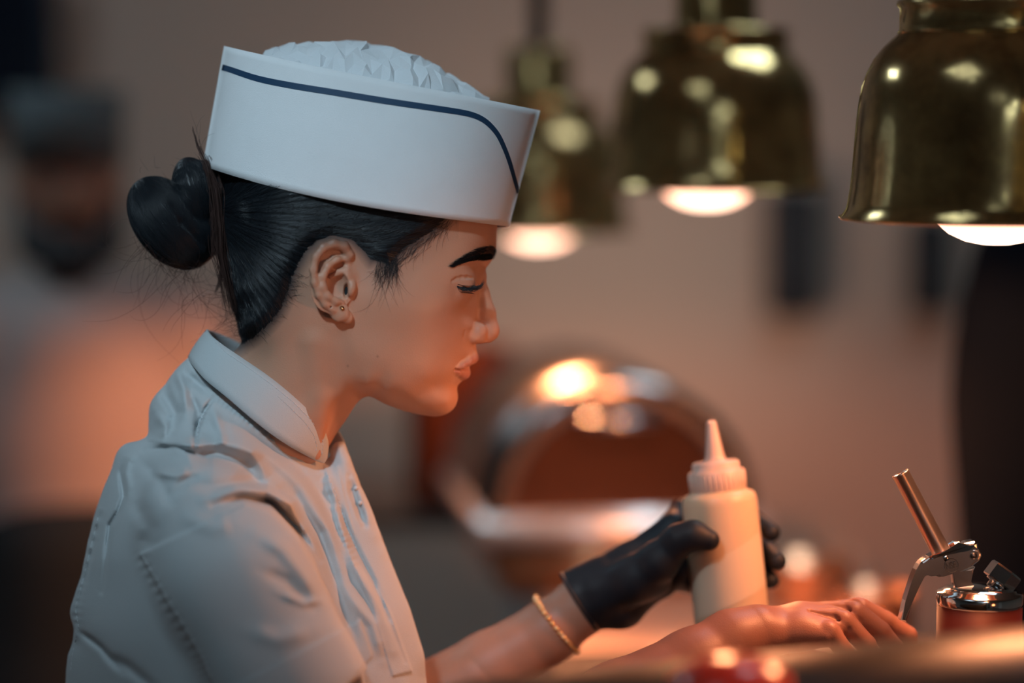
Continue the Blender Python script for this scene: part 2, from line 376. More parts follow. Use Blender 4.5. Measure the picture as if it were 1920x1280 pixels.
def heat_lamp(x, y, rimz, label, bdx=0., spot=1.):
    t = empty('heat_lamp', (x, y, rimz), label, 'heat lamp', 'brass heat lamps hanging over the counter'); B = brass()
    out = [(1.0, 0), (.993, .012), (.965, .055), (.955, .10), (.94, .19), (.93, .29), (.918, .46), (.908, .60), (.895, .72), (.875, .84), (.845, .93), (.80, 1.02), (.745, 1.09), (.69, 1.145), (.655, 1.175), (.645, 1.19)]
    inn = [(r-.018, z+(.0 if i == 0 else -.004)) for i, (r, z) in enumerate(out)][::-1]
    bm = bmesh.new(); add_lathe(bm, (x, y, rimz), [(r*LR, z*LR) for r, z in out+inn], 96, closed=True); sh = from_bm('shade', bm, B, t)
    bm = bmesh.new()
    add_tube(bm, [(x+math.cos(a)*LR, y+math.sin(a)*LR, rimz) for a in [2*math.pi*i/96 for i in range(96)]], .0016, 8, closed=True); from_bm('rolled_rim', bm, B, sh)
    bm = bmesh.new(); add_lathe(bm, (x, y, rimz), [(r*LR, z*LR) for r, z in [(.60, 1.17), (.652, 1.185), (.641, 1.21), (.638, 1.34), (.66, 1.365), (.655, 1.39), (.60, 1.40), (.37, 1.405), (.365, 1.42), (.362, 1.92), (.35, 1.94), (.12, 1.95), (.12, 1.90), (.3, 1.2)]], 64, closed=True); from_bm('cap', bm, B, t)
    bm = bmesh.new(); add_tube(bm, [(x, y, rimz+1.9*LR), (x, y, CEIL-.02)], .0125, 16); from_bm('stem', bm, BLACKM, t)
    bm = bmesh.new(); add_lathe(bm, (x, y, CEIL-.04), [(0, .04), (.06, .04), (.06, .015), (.02, 0), (0, 0)], 32); from_bm('ceiling_rose', bm, B, t)
    bz = rimz+.012; bx = x+bdx
    prof = [(0, -.033), (.012, -.0325), (.024, -.030), (.036, -.0245), (.045, -.017), (.0500, -.008), (.0515, .002), (.050, .012), (.040, .032), (.028, .055), (.02, .07), (.018, .13), (0, .13)]
    bm = bmesh.new(); add_lathe(bm, (0, 0, 0), prof, 48); bmesh.ops.recalc_face_normals(bm, faces=bm.faces); me = bpy.data.meshes.new('bulb'); bm.to_mesh(me); bm.free()
    o = bpy.data.objects.new('bulb', me); C.objects.link(o); o.location = (bx, y, bz); me.materials.append(bulb_mat()); me.polygons.foreach_set('use_smooth', [True]*len(me.polygons)); o.parent = t; o.matrix_parent_inverse = world_mat(t).inverted()
    l = bpy.data.lights.new('heat_glow', 'SPOT'); l.energy = SPOT_W*spot; l.color = HEAT_COL; l.spot_size = math.radians(172); l.spot_blend = .25; l.shadow_soft_size = .04
    lo = bpy.data.objects.new('heat_glow', l); C.objects.link(lo); lo.location = (bx, y, bz-.04); lo.parent = t; lo.matrix_parent_inverse = world_mat(t).inverted()
    return t
pA = P(1868, 408, 1.86); heat_lamp(pA.x, pA.y, pA.z, 'large sharp brass heat lamp at the upper right, above the whipping siphon', spot=1.1)
pD = Vector((.435, 1.33, pA.z)); heat_lamp(pD.x, pD.y, pD.z, 'brass heat lamp nearest the camera, out of the frame to the right', spot=.25)  # extra unseen lamp, added to light the near cheek
pB = P(1340, 352, 2.545); heat_lamp(pB.x, pB.y, pB.z, 'blurred brass heat lamp in the middle of the three, above the squeeze bottle', bdx=-.008, spot=1.5)
pC = P(1010, 432, 3.08); heat_lamp(pC.x, pC.y, pC.z, 'most blurred brass heat lamp, right behind the front of the paper hat', spot=3.0)
# ---- squeeze bottle
def bottle():
    q0 = Q(1374, 1178, 172); q1 = Q(1348, 930, 172)
    a = Wv(*q0); b = Wv(*q1); ax_ = (b-a).normalized(); H = (b-a).length; R_ = 73*S
    t = empty('squeeze_bottle', a, 'cream plastic squeeze bottle with pointed nozzle held in the black glove', 'bottle')
    PL = mat('milky_plastic', (.66, .49, .33), .38, spec=.4, sss=.25); PC = mat('cap_plastic', (.64, .46, .38), .42, spec=.4, sss=.2)
    bm = bmesh.new(); add_lathe(bm, a, [(0, -.01), (R_*.9, -.01), (R_*.98, -.004), (R_, .004), (R_, H-.006), (R_*.975, H-.001), (R_*.92, H+.002), (R_*.74, H+.0045), (R_*.70, H+.010), (0, H+.010)], 64, ax_); from_bm('bottle_body', bm, PL, t)
    r = 54*S; bm = bmesh.new(); n_ = 72; h0 = H+.004
    prof = [(r*.98, 0), (r*1.02, .002), (r*1.02, .0165), (r*.98, .0175), (r*.86, .0178), (r*.86, .0235), (r*.80, .025), (r*.40, .0262), (r*.37, .028), (r*.33, .032), (r*.175, .0575), (r*.14, .0590), (r*.08, .0588), (0, .0580)]
    add_lathe(bm, a+ax_*h0, [(0, 0)]+prof, n_, ax_)
    from_bm('nozzle_cap', bm, PC, t)
    x, y, _ = frame_of(ax_); bm = bmesh.new()
    for k in range(36):
        th = 2*math.pi*k/36; c = a+ax_*(h0+.009)+(x*math.cos(th)+y*math.sin(th))*(r*1.02)
        add_tube(bm, [c-ax_*.0065, c+ax_*.0065], .0005, 5)
    o = from_bm('grip_ribs', bm, PC, t)
    # wrap label of translucent tape
    bm = bmesh.new(); c = a; d0 = (-FW); lat = ax_.cross(d0).normalized()*-1
    vs = []
    tl = mat('tape', (.70, .57, .42), .5, spec=.3)
    for i in range(25):
        f = i/24; th = math.radians(-78+150*f)
        dirr = (d0*math.cos(th)+RT*math.sin(th)); dirr = (dirr-ax_*dirr.dot(ax_)).normalized()
        lo_ = .010+.026*f; hi_ = .048+.034*f-(.006*max(0, f-.9)/.1)
        vs.append((bm.verts.new(a+ax_*lo_+dirr*(R_+.0004)), bm.verts.new(a+ax_*hi_+dirr*(R_+.0004))))
    for A, B in zip(vs, vs[1:]): bm.faces.new((A[0], B[0], B[1], A[1]))
    from_bm('tape_label', bm, tl, t)['label'] = 'slanting blank tape label'
bottle()
# ---- whipping siphon
SW = -100
SATIN = mat('satin_chrome', (.60, .63, .64), .2, 1.)
def sq(x, y, w=0): return Wv(*Q(x, y, SW+w))
t = empty('whipping_siphon', sq(1837, 1300), 'red whipping siphon with chrome lever head standing on the right, under the large lamp', 'siphon')
RED = mat('red_anodised', (.085, .014, .012), .45, .2)
R8 = 79*S; c0 = sq(1837, 1113); zt = c0.z
bm = bmesh.new(); add_lathe(bm, (c0.x, c0.y, CZ), [(0, 0), (R8*1.12, 0), (R8*1.15, .01), (R8*1.1, .06), (R8*.98, .085), (R8*.98, zt-CZ-.004), (0, zt-CZ-.004)], 64); from_bm('canister', bm, RED, t)
bm = bmesh.new(); add_lathe(bm, c0, [(0, -.008), (R8*.99, -.008), (R8*1.0, -.006), (R8*1.0, 0), (R8*.97, .002), (R8*.86, .0026), (R8*.84, .004), (R8*.5, .0062), (0, .0085)], 72); from_bm('lid', bm, CHROME, t)
bm = bmesh.new()
add_prism(bm, [sq(1780, 1064, 14), sq(1795, 1072, 14), sq(1824, 1060, 14), sq(1816, 1072, 14), sq(1813, 1088, 14), sq(1820, 1098, 14), sq(1832, 1104, 14), sq(1790, 1106, 14), sq(1783, 1090, 14)], FW*(-26*S), .0012)
from_bm('neck', bm, SATIN, t, smooth=False)
LV = [(1724, 1058), (1728, 1052), (1735, 1047), (1748, 1042.5), (1767, 1038), (1790, 1033.5), (1816, 1028), (1828, 1027), (1836, 1030), (1841, 1037), (1841, 1043), (1837, 1051), (1827, 1059), (1814, 1065), (1797, 1072), (1780, 1077.5), (1768, 1081), (1760, 1082), (1755, 1079), (1748, 1075), (1741, 1073), (1735, 1073.5), (1730, 1077), (1722, 1092), (1711, 1128), (1700, 1166), (1689, 1163), (1698, 1126), (1710, 1088), (1718, 1068)]
bm = bmesh.new(); add_prism(bm, [sq(x, y, -20) for x, y in LV], FW*(42*S), .0022); lever = from_bm('lever', bm, SATIN, t, smooth=False)
bm = bmesh.new(); add_prism(bm, [sq(x, y, -25) for x, y in [(1742, 1043), (1775, 1031), (1800, 1024), (1816, 1016), (1828, 1014), (1834, 1018), (1835, 1030), (1816, 1032), (1767, 1042), (1745, 1050)]], FW*(54*S), .003); from_bm('lever_top', bm, CHROME, lever, smooth=False)
bm = bmesh.new(); add_lathe(bm, sq(1826, 1042, -23), [(0, -.0006), (.0018, -.0006), (.0026, 0), (.0026, .002), (0, .002)], 20, axis=FW); from_bm('pivot_pin', bm, STEELD, lever)
# nozzle tube with a small side lip
na, nb = sq(1688.5, 887.5, 0), sq(1768, 1040, 0); nd = (na-nb).normalized(); L_ = (na-nb).length
bm = bmesh.new(); r = 16.5*S
add_lathe(bm, nb, [(r*1.08, -.003), (r*1.06, .004), (r*1.0, L_*.5), (r*.98, L_-.001), (r*1.02, L_), (r*.96, L_+.0006), (r*.84, L_-.001), (r*.84, L_*.5), (r*.84, 0)], 40, nd, closed=True)
from_bm('nozzle_tube', bm, mat('nozzle_metal', (.82, .68, .60), .3, 1.), t)
bm = bmesh.new(); add_lathe(bm, nb, [(r*1.1, -.006), (r*1.25, -.004), (r*1.25, .0), (r*1.1, .002)], 40, nd, closed=True); from_bm('tube_collar', bm, CHROME, t)
# charger inlet: threaded neck and hexagonal nut
ha, hb = sq(1858, 1108, 0), sq(1879, 1080, 0); hd_ = (hb-ha).normalized()
bm = bmesh.new(); add_lathe(bm, ha, [(0, 0), (.0062, 0), (.0062, .007), (.0095, .0072), (.0095, .0085), (0, .0085)], 32, hd_); from_bm('inlet_neck', bm, CHROME, t)
bm = bmesh.new(); add_lathe(bm, ha+hd_*.0085, [(0, 0), (.0132, 0), (.0138, .001), (.0138, .0115), (.0126, .0130), (.0085, .0132), (.0080, .0115), (0, .0115)], 6, hd_); from_bm('hex_nut', bm, CHROME, t, smooth=False)
# engraved ring and letters on the lever
ENG = mat('engraving', (.05, .06, .065), .6)
bm = bmesh.new(); cc = sq(1784, 1060, -21); rr = 12.8*S
add_tube(bm, [cc+RT*math.cos(a)*rr+UP*math.sin(a)*rr for a in [2*math.pi*i/40 for i in range(40)]], .5*S, 5, closed=True); from_bm('engraved_ring', bm, ENG, lever)
fc = bpy.data.curves.new('lettering', 'FONT'); fc.body = 'NSF.'; fc.size = 12.6*S; fc.align_x = 'CENTER'; fc.align_y = 'CENTER'; fc.extrude = .00012; fc.offset = .00006
fo = bpy.data.objects.new('tmp_lettering', fc); C.objects.link(fo)
me = bpy.data.meshes.new_from_object(fo.evaluated_get(bpy.context.evaluated_depsgraph_get())); bpy.data.objects.remove(fo)
th = math.radians(13); X_ = RT*math.cos(th)+UP*math.sin(th); Y_ = UP*math.cos(th)-RT*math.sin(th)
M_ = Matrix((X_*.86, Y_*1.35, -FW)).transposed().to_4x4(); M_.translation = cc
me.transform(M_); o = link('lettering', me, ENG, lever, smooth=False)
# ---- foreground: rolled steel lid edge and red dome
FD = 1.64
t = empty('food_warmer', P(1500, 1400, 1.45), 'dark curved steel food warmer, blurred across the lower right foreground', 'food warmer')
bm = bmesh.new(); edge = [(560, 1330), (740, 1290), (900, 1262), (1080, 1240), (1240, 1226), (1400, 1212), (1560, 1197), (1720, 1180), (1920, 1160), (2060, 1148)]
rows = []
for (x, y) in edge:
    row = []
    for j in range(15):
        a = math.pi*(j/14); d = FD-.04-.16*(1-math.cos(math.pi-a))/2*1.0; yy = y
        p = P(x, y, FD)+Vector((0, -.09+.09*math.cos(a), -.05+.05*math.sin(a)+.012))
        row.append(bm.verts.new(p))
    e_ = row[-1].co; row.append(bm.verts.new((e_.x, e_.y-.002, CZ+.105))); e_ = row[0].co; row.insert(0, bm.verts.new((e_.x, e_.y, CZ+.105)))
    rows.append(row)
for A, B in zip(rows, rows[1:]):
    for k_ in range(len(A)-1): bm.faces.new((A[k_], A[k_+1], B[k_+1], B[k_]))
bm.faces.new(rows[0]); bm.faces.new(rows[-1][::-1])
for k_ in range(len(rows)-1): bm.faces.new((rows[k_][0], rows[k_+1][0], rows[k_+1][-1], rows[k_][-1]))
from_bm('warmer_lid', bm, mat('warmer_enamel', (.010, .013, .015), .36, spec=.12), t)
bm = bmesh.new(); c = P(1490, 1560, 1.50); add_box(bm, (.07, 1.44, CZ+.001), (.44, 1.57, 1.10), .01); from_bm('warmer_body', bm, STEELD, t)
bm = bmesh.new(); p = P(1372, 1303, 1.52); add_lathe(bm, p, [(.0, .024), (.016, .0235), (.028, .020), (.037, .013), (.0425, .005), (.0435, 0), (.041, -.004), (.041, -.03), (0, -.03)], 48)  # added dome, its red stands in for a reflection in the steel
o = from_bm('reflection_dome', bm, mat('red_gloss', (.62, .05, .03), .2), t); o['label'] = 'glossy red dome in place of a red reflection'
# ---- roll-top chafer
cc = P(1163, 962, 3.0)
t = empty('roll_top_chafer', (cc.x, cc.y, CZ), 'round-topped steel food warmer with glowing highlights, blurred behind the squeeze bottle', 'chafer')
RAD = .168
bm = bmesh.new(); prof = [(math.cos(a)*RAD, math.sin(a)*RAD) for a in [math.pi*i/28 for i in range(29)]]
yawn = math.radians(-8); ydir = Vector((math.sin(yawn), math.cos(yawn), 0)); xdir = Vector((math.cos(yawn), -math.sin(yawn), 0))
def cp(a, b, l): return cc+xdir*a+Vector((0, 0, b))+ydir*l
ln = .42
for l0, l1, r0, r1, nm, mm in ((0, ln, 1, 1, 'roll_top', mat('chafer_steel', (.16, .155, .15), .34, 1.)), (-.012, .02, 1.0, .85, 'dome_rim', mat('chafer_rim', (.30, .28, .27), .16, 1.))):
    bm = bmesh.new(); rings = []
    for (l, k_) in ((l0, r0), (l1, r0), (l1, r1-.02), (l0, r1-.02)):
        rings.append([bm.verts.new(cp(x*k_, z*k_, l)) for x, z in prof])
    rings.append(rings[0])
    for A, B in zip(rings, rings[1:]):
        for k_ in range(28): bm.faces.new((A[k_], A[k_+1], B[k_+1], B[k_]))
    from_bm(nm, bm, mm, t)
bm = bmesh.new(); vs = [bm.verts.new(cp(x*.9, z*.9, .012)) for x, z in prof]; bm.faces.new(vs); from_bm('end_panel', bm, mat('copper_panel', (.12, .055, .036), .32, .8), t)
bm = bmesh.new(); add_box(bm, (0, 0, 0), (1, 1, 1), 0); 
for v in bm.verts: v.co = cp(-.175+v.co.x*.36, -.034+v.co.z*.034, -.03+v.co.y*.47)
bmesh.ops.bevel(bm, geom=bm.edges[:], offset=.006, segments=3, affect='EDGES'); from_bm('water_pan_rim', bm, mat('pan_rim', (.80, .76, .72), .32, .6), t)
bm = bmesh.new(); add_box(bm, (0, 0, 0), (1, 1, 1), 0)
zz = cc.z-CZ-.032
for v in bm.verts: v.co = cp(-.14+v.co.x*.30, -(.032+zz)+v.co.z*(zz), -.0+v.co.y*.42)
from_bm('water_pan', bm, mat('pan_copper', (.60, .30, .16), .3, .8), t)
bm = bmesh.new(); add_tube(bm, [cp(-.05, RAD*.72, -.012), cp(-.05, RAD*.72, -.04), cp(.04, RAD*.72, -.04), cp(.04, RAD*.72, -.012)], .006, 10); from_bm('lift_handle', bm, CHROME, t)
# ---- copper pot behind the cook's chin
pp = P(838, 905, 3.75)
t = empty('copper_pot', (pp.x, pp.y, CZ), 'dark red copper stock pot, blurred between the chin and the chafer', 'pot')
CU = mat('copper', (.20, .06, .03), .5, .4)
bm = bmesh.new(); zb = .98; zh = P(862, 650, 3.75).z-CZ
add_lathe(bm, (pp.x+.02, pp.y, CZ), [(0, 0), (.075, 0), (.082, .006), (.082, zh), (.086, zh+.003), (.078, zh+.003), (.076, zh-.005), (.076, .01), (0, .01)], 48); from_bm('pot_body', bm, CU, t)
for s_ in (-1, 1):
    bm = bmesh.new(); add_tube(bm, [(pp.x+.02+s_*.082, pp.y-.02, CZ+zh*.8), (pp.x+.02+s_*.105, pp.y-.02, CZ+zh*.8), (pp.x+.02+s_*.105, pp.y+.02, CZ+zh*.8), (pp.x+.02+s_*.082, pp.y+.02, CZ+zh*.8)], .004, 8); from_bm('handle', bm, STEEL, t)
t = empty('pot_shelf', (-.12, 3.76, 0), 'dark steel side shelf holding the copper pot', 'shelf')
bm = bmesh.new(); add_box(bm, (-.32, 3.58, CZ-.03), (.035, 3.95, CZ), .004); from_bm('shelf_top', bm, STEELD, t)
for x in (-.30, .015):
    for y in (3.60, 3.93):
        bm = bmesh.new(); add_tube(bm, [(x, y, 0), (x, y, CZ-.03)], .014, 10); from_bm('leg', bm, STEELD, t)
# ---- trays of food under the lamps
def tray(x, y, w, d, lab, fcol, n_):
    t = empty('steel_tray', (x, y, CZ), lab, 'tray', 'steel trays on the counter')
    bm = bmesh.new(); x0, x1, y0, y1 = x-w/2, x+w/2, y-d/2, y+d/2
    add_box(bm, (x0, y0, CZ+.0005), (x1, y1, CZ+.004), .001)
    for lo_, hi_ in (((x0, y0), (x1, y0+.003)), ((x0, y1-.003), (x1, y1)), ((x0, y0), (x0+.003, y1)), ((x1-.003, y0), (x1, y1))): add_box(bm, (*lo_, CZ+.002), (*hi_, CZ+.028), .001)
    for lo_, hi_ in (((x0-.006, y0-.006), (x1+.006, y0)), ((x0-.006, y1), (x1+.006, y1+.006)), ((x0-.006, y0), (x0, y1)), ((x1, y0), (x1+.006, y1))): add_box(bm, (*lo_, CZ+.025), (*hi_, CZ+.0285), .001)
    from_bm('tray_pan', bm, mat('tray_steel', (.7, .62, .54), .3, .8), t)
    return t
tray(.29, 2.47, .24, .20, 'near steel tray on the counter between the gloved hand and the chafer', None, 0)
tray(.33, 2.16, .20, .24, 'steel tray on the counter behind the bare hand', None, 0)
for i, (x, y, r_) in enumerate([(.36, 2.90, .05), (.41, 2.72, .045)]):
    t = empty('copper_pan', (x, y, CZ), ['copper pan right behind the squeeze bottle', 'second copper pan, further right of the squeeze bottle'][i], 'pan', 'copper pans')
    bm = bmesh.new(); add_lathe(bm, (x, y, CZ), [(0, 0), (r_, 0), (r_*1.05, .005), (r_*1.1, .05), (r_*1.14, .053), (r_*1.07, .053), (r_*1.0, .006), (0, .006)], 40); from_bm('pan_bowl', bm, mat('copper_bright', (.75, .36, .20), .25, .9), t)
    bm = bmesh.new(); add_tube(bm, [(x, y+r_*1.08, CZ+.042), (x+.01, y+r_+.03, CZ+.05), (x+.02, y+r_+.07, CZ+.055)], [.005, .006, .007], 8); from_bm('pan_handle', bm, STEEL, t)
t = empty('dark_sheet', (.09, 2.05, CZ), "black rubber mat along the cook's side of the counter", 'mat')
bm = bmesh.new(); add_box(bm, (.044, 1.62, CZ+.0005), (.15, 2.62, CZ+.006), .002); from_bm('counter_sheet', bm, mat('sheet_black', (.012, .013, .014), .7), t)  # added dark sheet stands in for the unlit strip of counter
# ---- things on the back wall
def disp_box(x0, x1, y0, y1, lab):
    a = P(x0, y0, (WY-.05)/math.cos(PITCH)*1.0); b = P(x1, y1, (WY-.05)/math.cos(PITCH)*1.0)
    t = empty('wall_dispenser', ((a.x+b.x)/2, WY, min(a.z, b.z)), lab, 'dispenser', 'dark dispensers on the back wall')
    bm = bmesh.new(); add_box(bm, (a.x, WY-.10, b.z), (b.x, WY-.001, a.z), .012); from_bm('dispenser_case', bm, mat('dark_case', (.035, .038, .045), .7, spec=.2), t)
    bm = bmesh.new(); add_box(bm, (a.x+.02, WY-.112, b.z+.03), (b.x-.02, WY-.10, b.z+.06), .004); from_bm('push_bar', bm, mat('push_bar_plastic', (.03, .03, .035), .8, spec=.1), t)
disp_box(1436, 1532, 350, 592, 'tall dark dispenser on the back wall under the middle lamp')
disp_box(1706, 1775, 400, 584, 'dark dispenser on the back wall left of the dark-clothed person')
t = empty('menu_monitor', (-.95, WY, 1.9), 'dark wall-mounted screen at the upper left above the bearded cook', 'monitor')
a = P(-140, -60, 4.45); b = P(118, 215, 4.45)
bm = bmesh.new(); add_box(bm, (a.x, WY-.09, b.z), (b.x, WY-.05, a.z), .008); from_bm('screen_frame', bm, mat('navy_case', (.012, .018, .035), .4), t)
bm = bmesh.new(); add_box(bm, (a.x+.02, WY-.094, b.z+.02), (b.x-.02, WY-.088, a.z-.02), .001); from_bm('screen', bm, mat('dark_glass', (.008, .012, .022), .15), t)
bm = bmesh.new(); add_box(bm, ((a.x+b.x)/2-.04, WY-.055, (a.z+b.z)/2-.05), ((a.x+b.x)/2+.04, WY, (a.z+b.z)/2+.05), .004); from_bm('wall_bracket', bm, BLACKM, t)
# ================================================================== THE PEOPLE BEHIND
def person_mesh(name, chains, ells, h, m, parent, subs=(), xf=None):
    pts = [p for c in chains for p in c]+[(*e[0], max(e[1])) for e in ells]
    lo = [min(p[i]-p[3] for p in pts)-3*h for i in range(3)]; hi = [max(p[i]+p[3] for p in pts)+3*h for i in range(3)]
    v = Vol(lo, hi, h)
    for c in chains: v.chain(c, .03, proj=False)
    for c, r, k_ in ells: v.ell(c, r, k_, proj=False)
    for c, r, k_ in subs: v.ell(c, r, k_, 's', proj=False)
    V, F = v.mesh(); V = V if xf is None else xf(V)
    return link(name, mesh_np(name, V, F), m, parent)
def standing(loc, yaw, label, skinc, shirtc, trouserc, hair_c, beard=False, hat_=False, bend=0., arm=0, scale=1.):
    t = empty('person', loc, label, 'person')
    cy, sy = math.cos(yaw), math.sin(yaw)
    def xf(V):
        V = V*scale; return np.stack([V[:, 0]*cy-V[:, 1]*sy+loc[0], V[:, 0]*sy+V[:, 1]*cy+loc[1], V[:, 2]+loc[2]], 1)
    sk = mat('skin_'+name_of(skinc), skinc, .5, sss=.1); h = .010
    H = 1.60                                     # head centre height; the figure faces -Y before the yaw
    elb = {0: ((.23, .02, 1.10), (.22, -.10, .86)), 1: ((.25, -.02, 1.12), (.10, -.28, 1.10))}[arm]
    ch = [[(0, 0, 1.50, .05), (0, .01, 1.38, .055)], [(0, 0, 1.34, .12), (0, 0, 1.05, .13), (0, 0, .92, .13)]]
    hands = []
    for s_ in (-1, 1):
        e, w_ = elb; ch.append([(s_*.16, 0, 1.36, .055), (s_*e[0], e[1], e[2], .043), (s_*w_[0], w_[1], w_[2], .028)])
        ch.append([(s_*w_[0], w_[1], w_[2], .030), (s_*w_[0], w_[1]-(.07 if arm else .0), w_[2]-(0 if arm else .08), .034)])
        hands.append((s_*w_[0], w_[1], w_[2]))
    ell = [((0, -.005, H+.02), (.075, .095, .105), .03), ((0, -.045, H-.06), (.05, .05, .055), .04), ((0, -.103, H-.015), (.013, .02, .026), .015)]
    ell += [((s_*.076, 0, H-.005), (.012, .022, .032), .008) for s_ in (-1, 1)]
    ell += [((s_*.028, -.088, H+.03), (.024, .012, .008), .012) for s_ in (-1, 1)]+[((0, -.094, H-.055), (.024, .010, .008), .008)]
    subs = [((s_*.03, -.098, H+.012), (.014, .012, .009), .012) for s_ in (-1, 1)]
    # five fingers a hand
    fb = ch
    for hx_, hy_, hz_ in hands:
        s_ = 1 if hx_ > 0 else -1; d = np.array([0, -1., 0]) if arm else np.array([0, -.15, -1.]); sd = np.array([1., 0, 0]) if arm else np.array([0, 1., 0])
        b0 = np.array([hx_, hy_, hz_])+d*(.10)
        for k_ in range(4):
            p0 = b0+sd*(k_-1.5)*.018; L = [.062, .072, .068, .052][k_]; fb.append([(*p0, .0095), (*(p0+d*L*.5), .009), (*(p0+d*L+np.array([-s_*.01, 0, -.01])), .0075)])
        p0 = b0-d*.06-sd*.03; fb.append([(*p0, .011), (*(p0+d*.035-sd*.02), .010), (*(p0+d*.06-sd*.022), .008)])
    person_mesh('body', ch, ell, .006, sk, t, subs, xf)
    sh = [[(0, 0, 1.33, .145), (0, 0, 1.05, .15), (0, 0, .86, .165)]]
    for s_ in (-1, 1):
        e = elb[0]; sh.append([(s_*.03, .01, 1.385, .085), (s_*.16, 0, 1.365, .075), (s_*(e[0]*.9), e[1]*.7, 1.19, .066)])
    person_mesh('shirt', sh, [((0, .02, 1.2), (.21, .14, .22), .05)], .010, mat('shirt_'+name_of(shirtc), shirtc, .9, spec=.04, bump=.3, bscale=300), t, (), xf)
    person_mesh('trousers', [[(0, 0, .90, .155), (s_*.09, 0, .80, .10), (s_*.10, 0, .46, .075), (s_*.10, .01, .10, .06)] for s_ in (-1, 1)], [], .012, mat('trousers_'+name_of(trouserc), trouserc, .85), t, (), xf)
    for s_ in (-1, 1): person_mesh('shoe', [[(s_*.10, .03, .05, .046), (s_*.10, -.14, .04, .036)]], [], .009, BLACKM, t, (), xf)
    for s_ in (-1, 1):
        bm = bmesh.new(); c_ = xf(np.array([[s_*.03, -.083, H+.012]]))[0]; add_ball(bm, c_, .0125*scale, 14); from_bm('eye', bm, mat('far_eye', (.25, .2, .18), .2), t)
    hm = mat('hair_'+name_of(hair_c), hair_c, .6)
    person_mesh('hair', [], [((0, .022, H+.045), (.085, .093, .095), .02)], .007, hm, t, [((0, -.10, H-.02), (.09, .06, .09), .02)], xf)
    if beard: person_mesh('beard', [[(-.066, -.03, H-.03, .020), (-.052, -.06, H-.085, .026), (0, -.085, H-.105, .030), (.052, -.06, H-.085, .026), (.066, -.03, H-.03, .020)], [(-.035, -.10, H-.042, .008), (.035, -.10, H-.042, .008)]], [((0, -.065, H-.11), (.045, .04, .045), .02)], .007, hm, t, (), xf)
    if hat_:
        person_mesh('apron', [[(0, -.02, 1.02, .165), (0, -.02, .80, .175), (0, -.02, .60, .16)]], [], .012, mat('dark_apron', (.025, .032, .036), .85, spec=.1), t, (), xf)
        bm = bmesh.new(); n_ = 40
        prof = [(.092, H+.04), (.097, H+.155), (.094, H+.155), (.089, H+.04)]
        rings = []
        for r_, z_ in prof:
            P_ = np.array([[math.cos(a)*r_*.95, math.sin(a)*r_*1.28, z_+.0*math.sin(a)] for a in [2*math.pi*i/n_ for i in range(n_)]]); rings.append([bm.verts.new(p) for p in xf(P_)])
        rings.append(rings[0])
        for A, B in zip(rings, rings[1:]):
            for k_ in range(n_): bm.faces.new((A[k_], A[(k_+1) % n_], B[(k_+1) % n_], B[k_]))
        from_bm('hat', bm, mat('grey_hat', (.10, .115, .12), .8), t)
    return t
def name_of(c): return '%d_%d_%d' % tuple(int(v*100) for v in c)
hp = P(128, 352, 3.55)
sc_ = (hp.z)/1.60
standing((hp.x, hp.y, 0), math.radians(12), 'bearded cook in grey hat and pale shirt, blurred at the far left behind the bun', (.36, .16, .10), (.44, .37, .35), (.03, .04, .05), (.02, .018, .02), True, True, arm=0, scale=sc_)
hp = P(2085, 700, 2.75)
standing((hp.x, hp.y, 0), math.radians(100), 'person in dark navy clothes, blurred at the right edge behind the siphon', (.34, .17, .12), (.003, .006, .012), (.004, .007, .012), (.02, .018, .02), arm=0, scale=1.06)
# ================================================================== THE COOK
person = empty('person', Wv(560, 1700, 0), 'woman looking down in white paper hat, dark hair bun and white jacket', 'person')
def px_mesh(name, V, F, m, parent, smooth=True):
    me = mesh_np(name, to_world(V), F); return link(name, me, m, parent, smooth)

# side outline of head and neck (x, y, radius of the cross-section at the edge), clockwise on screen
HEAD_OUT = [(455, 640, 70), (449, 600, 70), (438, 560, 80), (426, 510, 95), (420, 450, 115), (418, 400, 125), (422, 340, 130), (440, 270, 130), (480, 200, 130),
            (540, 150, 130), (620, 120, 130), (700, 118, 130), (780, 140, 130), (850, 190, 130), (900, 260, 130), (925, 340, 130),
            (932, 400, 130), (932.5, 423, 125), (931.5, 450, 110), (930, 470, 80), (922, 488, 48), (914.5, 502, 24), (910, 517, 15), (909, 532, 13), (907, 556, 14), (904, 590, 20),
            (899, 615, 28), (895, 636, 36), (893.5, 650, 42), (894.5, 659, 46), (893, 668, 50), (887, 678, 50), (880, 687.5, 48), (878, 697, 46), (872, 707, 44), (864.7, 716, 40), (859, 722, 42), (857, 731, 48),
            (858.5, 744, 54), (854.5, 759, 58), (844, 771.5, 62), (829, 778.5, 75), (808, 780, 95), (785, 776.5, 135), (754, 769, 150), (729, 760, 145), (707, 750, 125), (691, 742, 95),
            (676, 750, 85), (663, 764, 75), (650, 785, 70), (631, 812, 70), (609, 850, 70), (592, 890, 75), (575, 940, 80)]
NECK_BACK = [(330, 900, 90), (360, 800, 85), (390, 725, 80), (425, 675, 75), (455, 640, 70)]
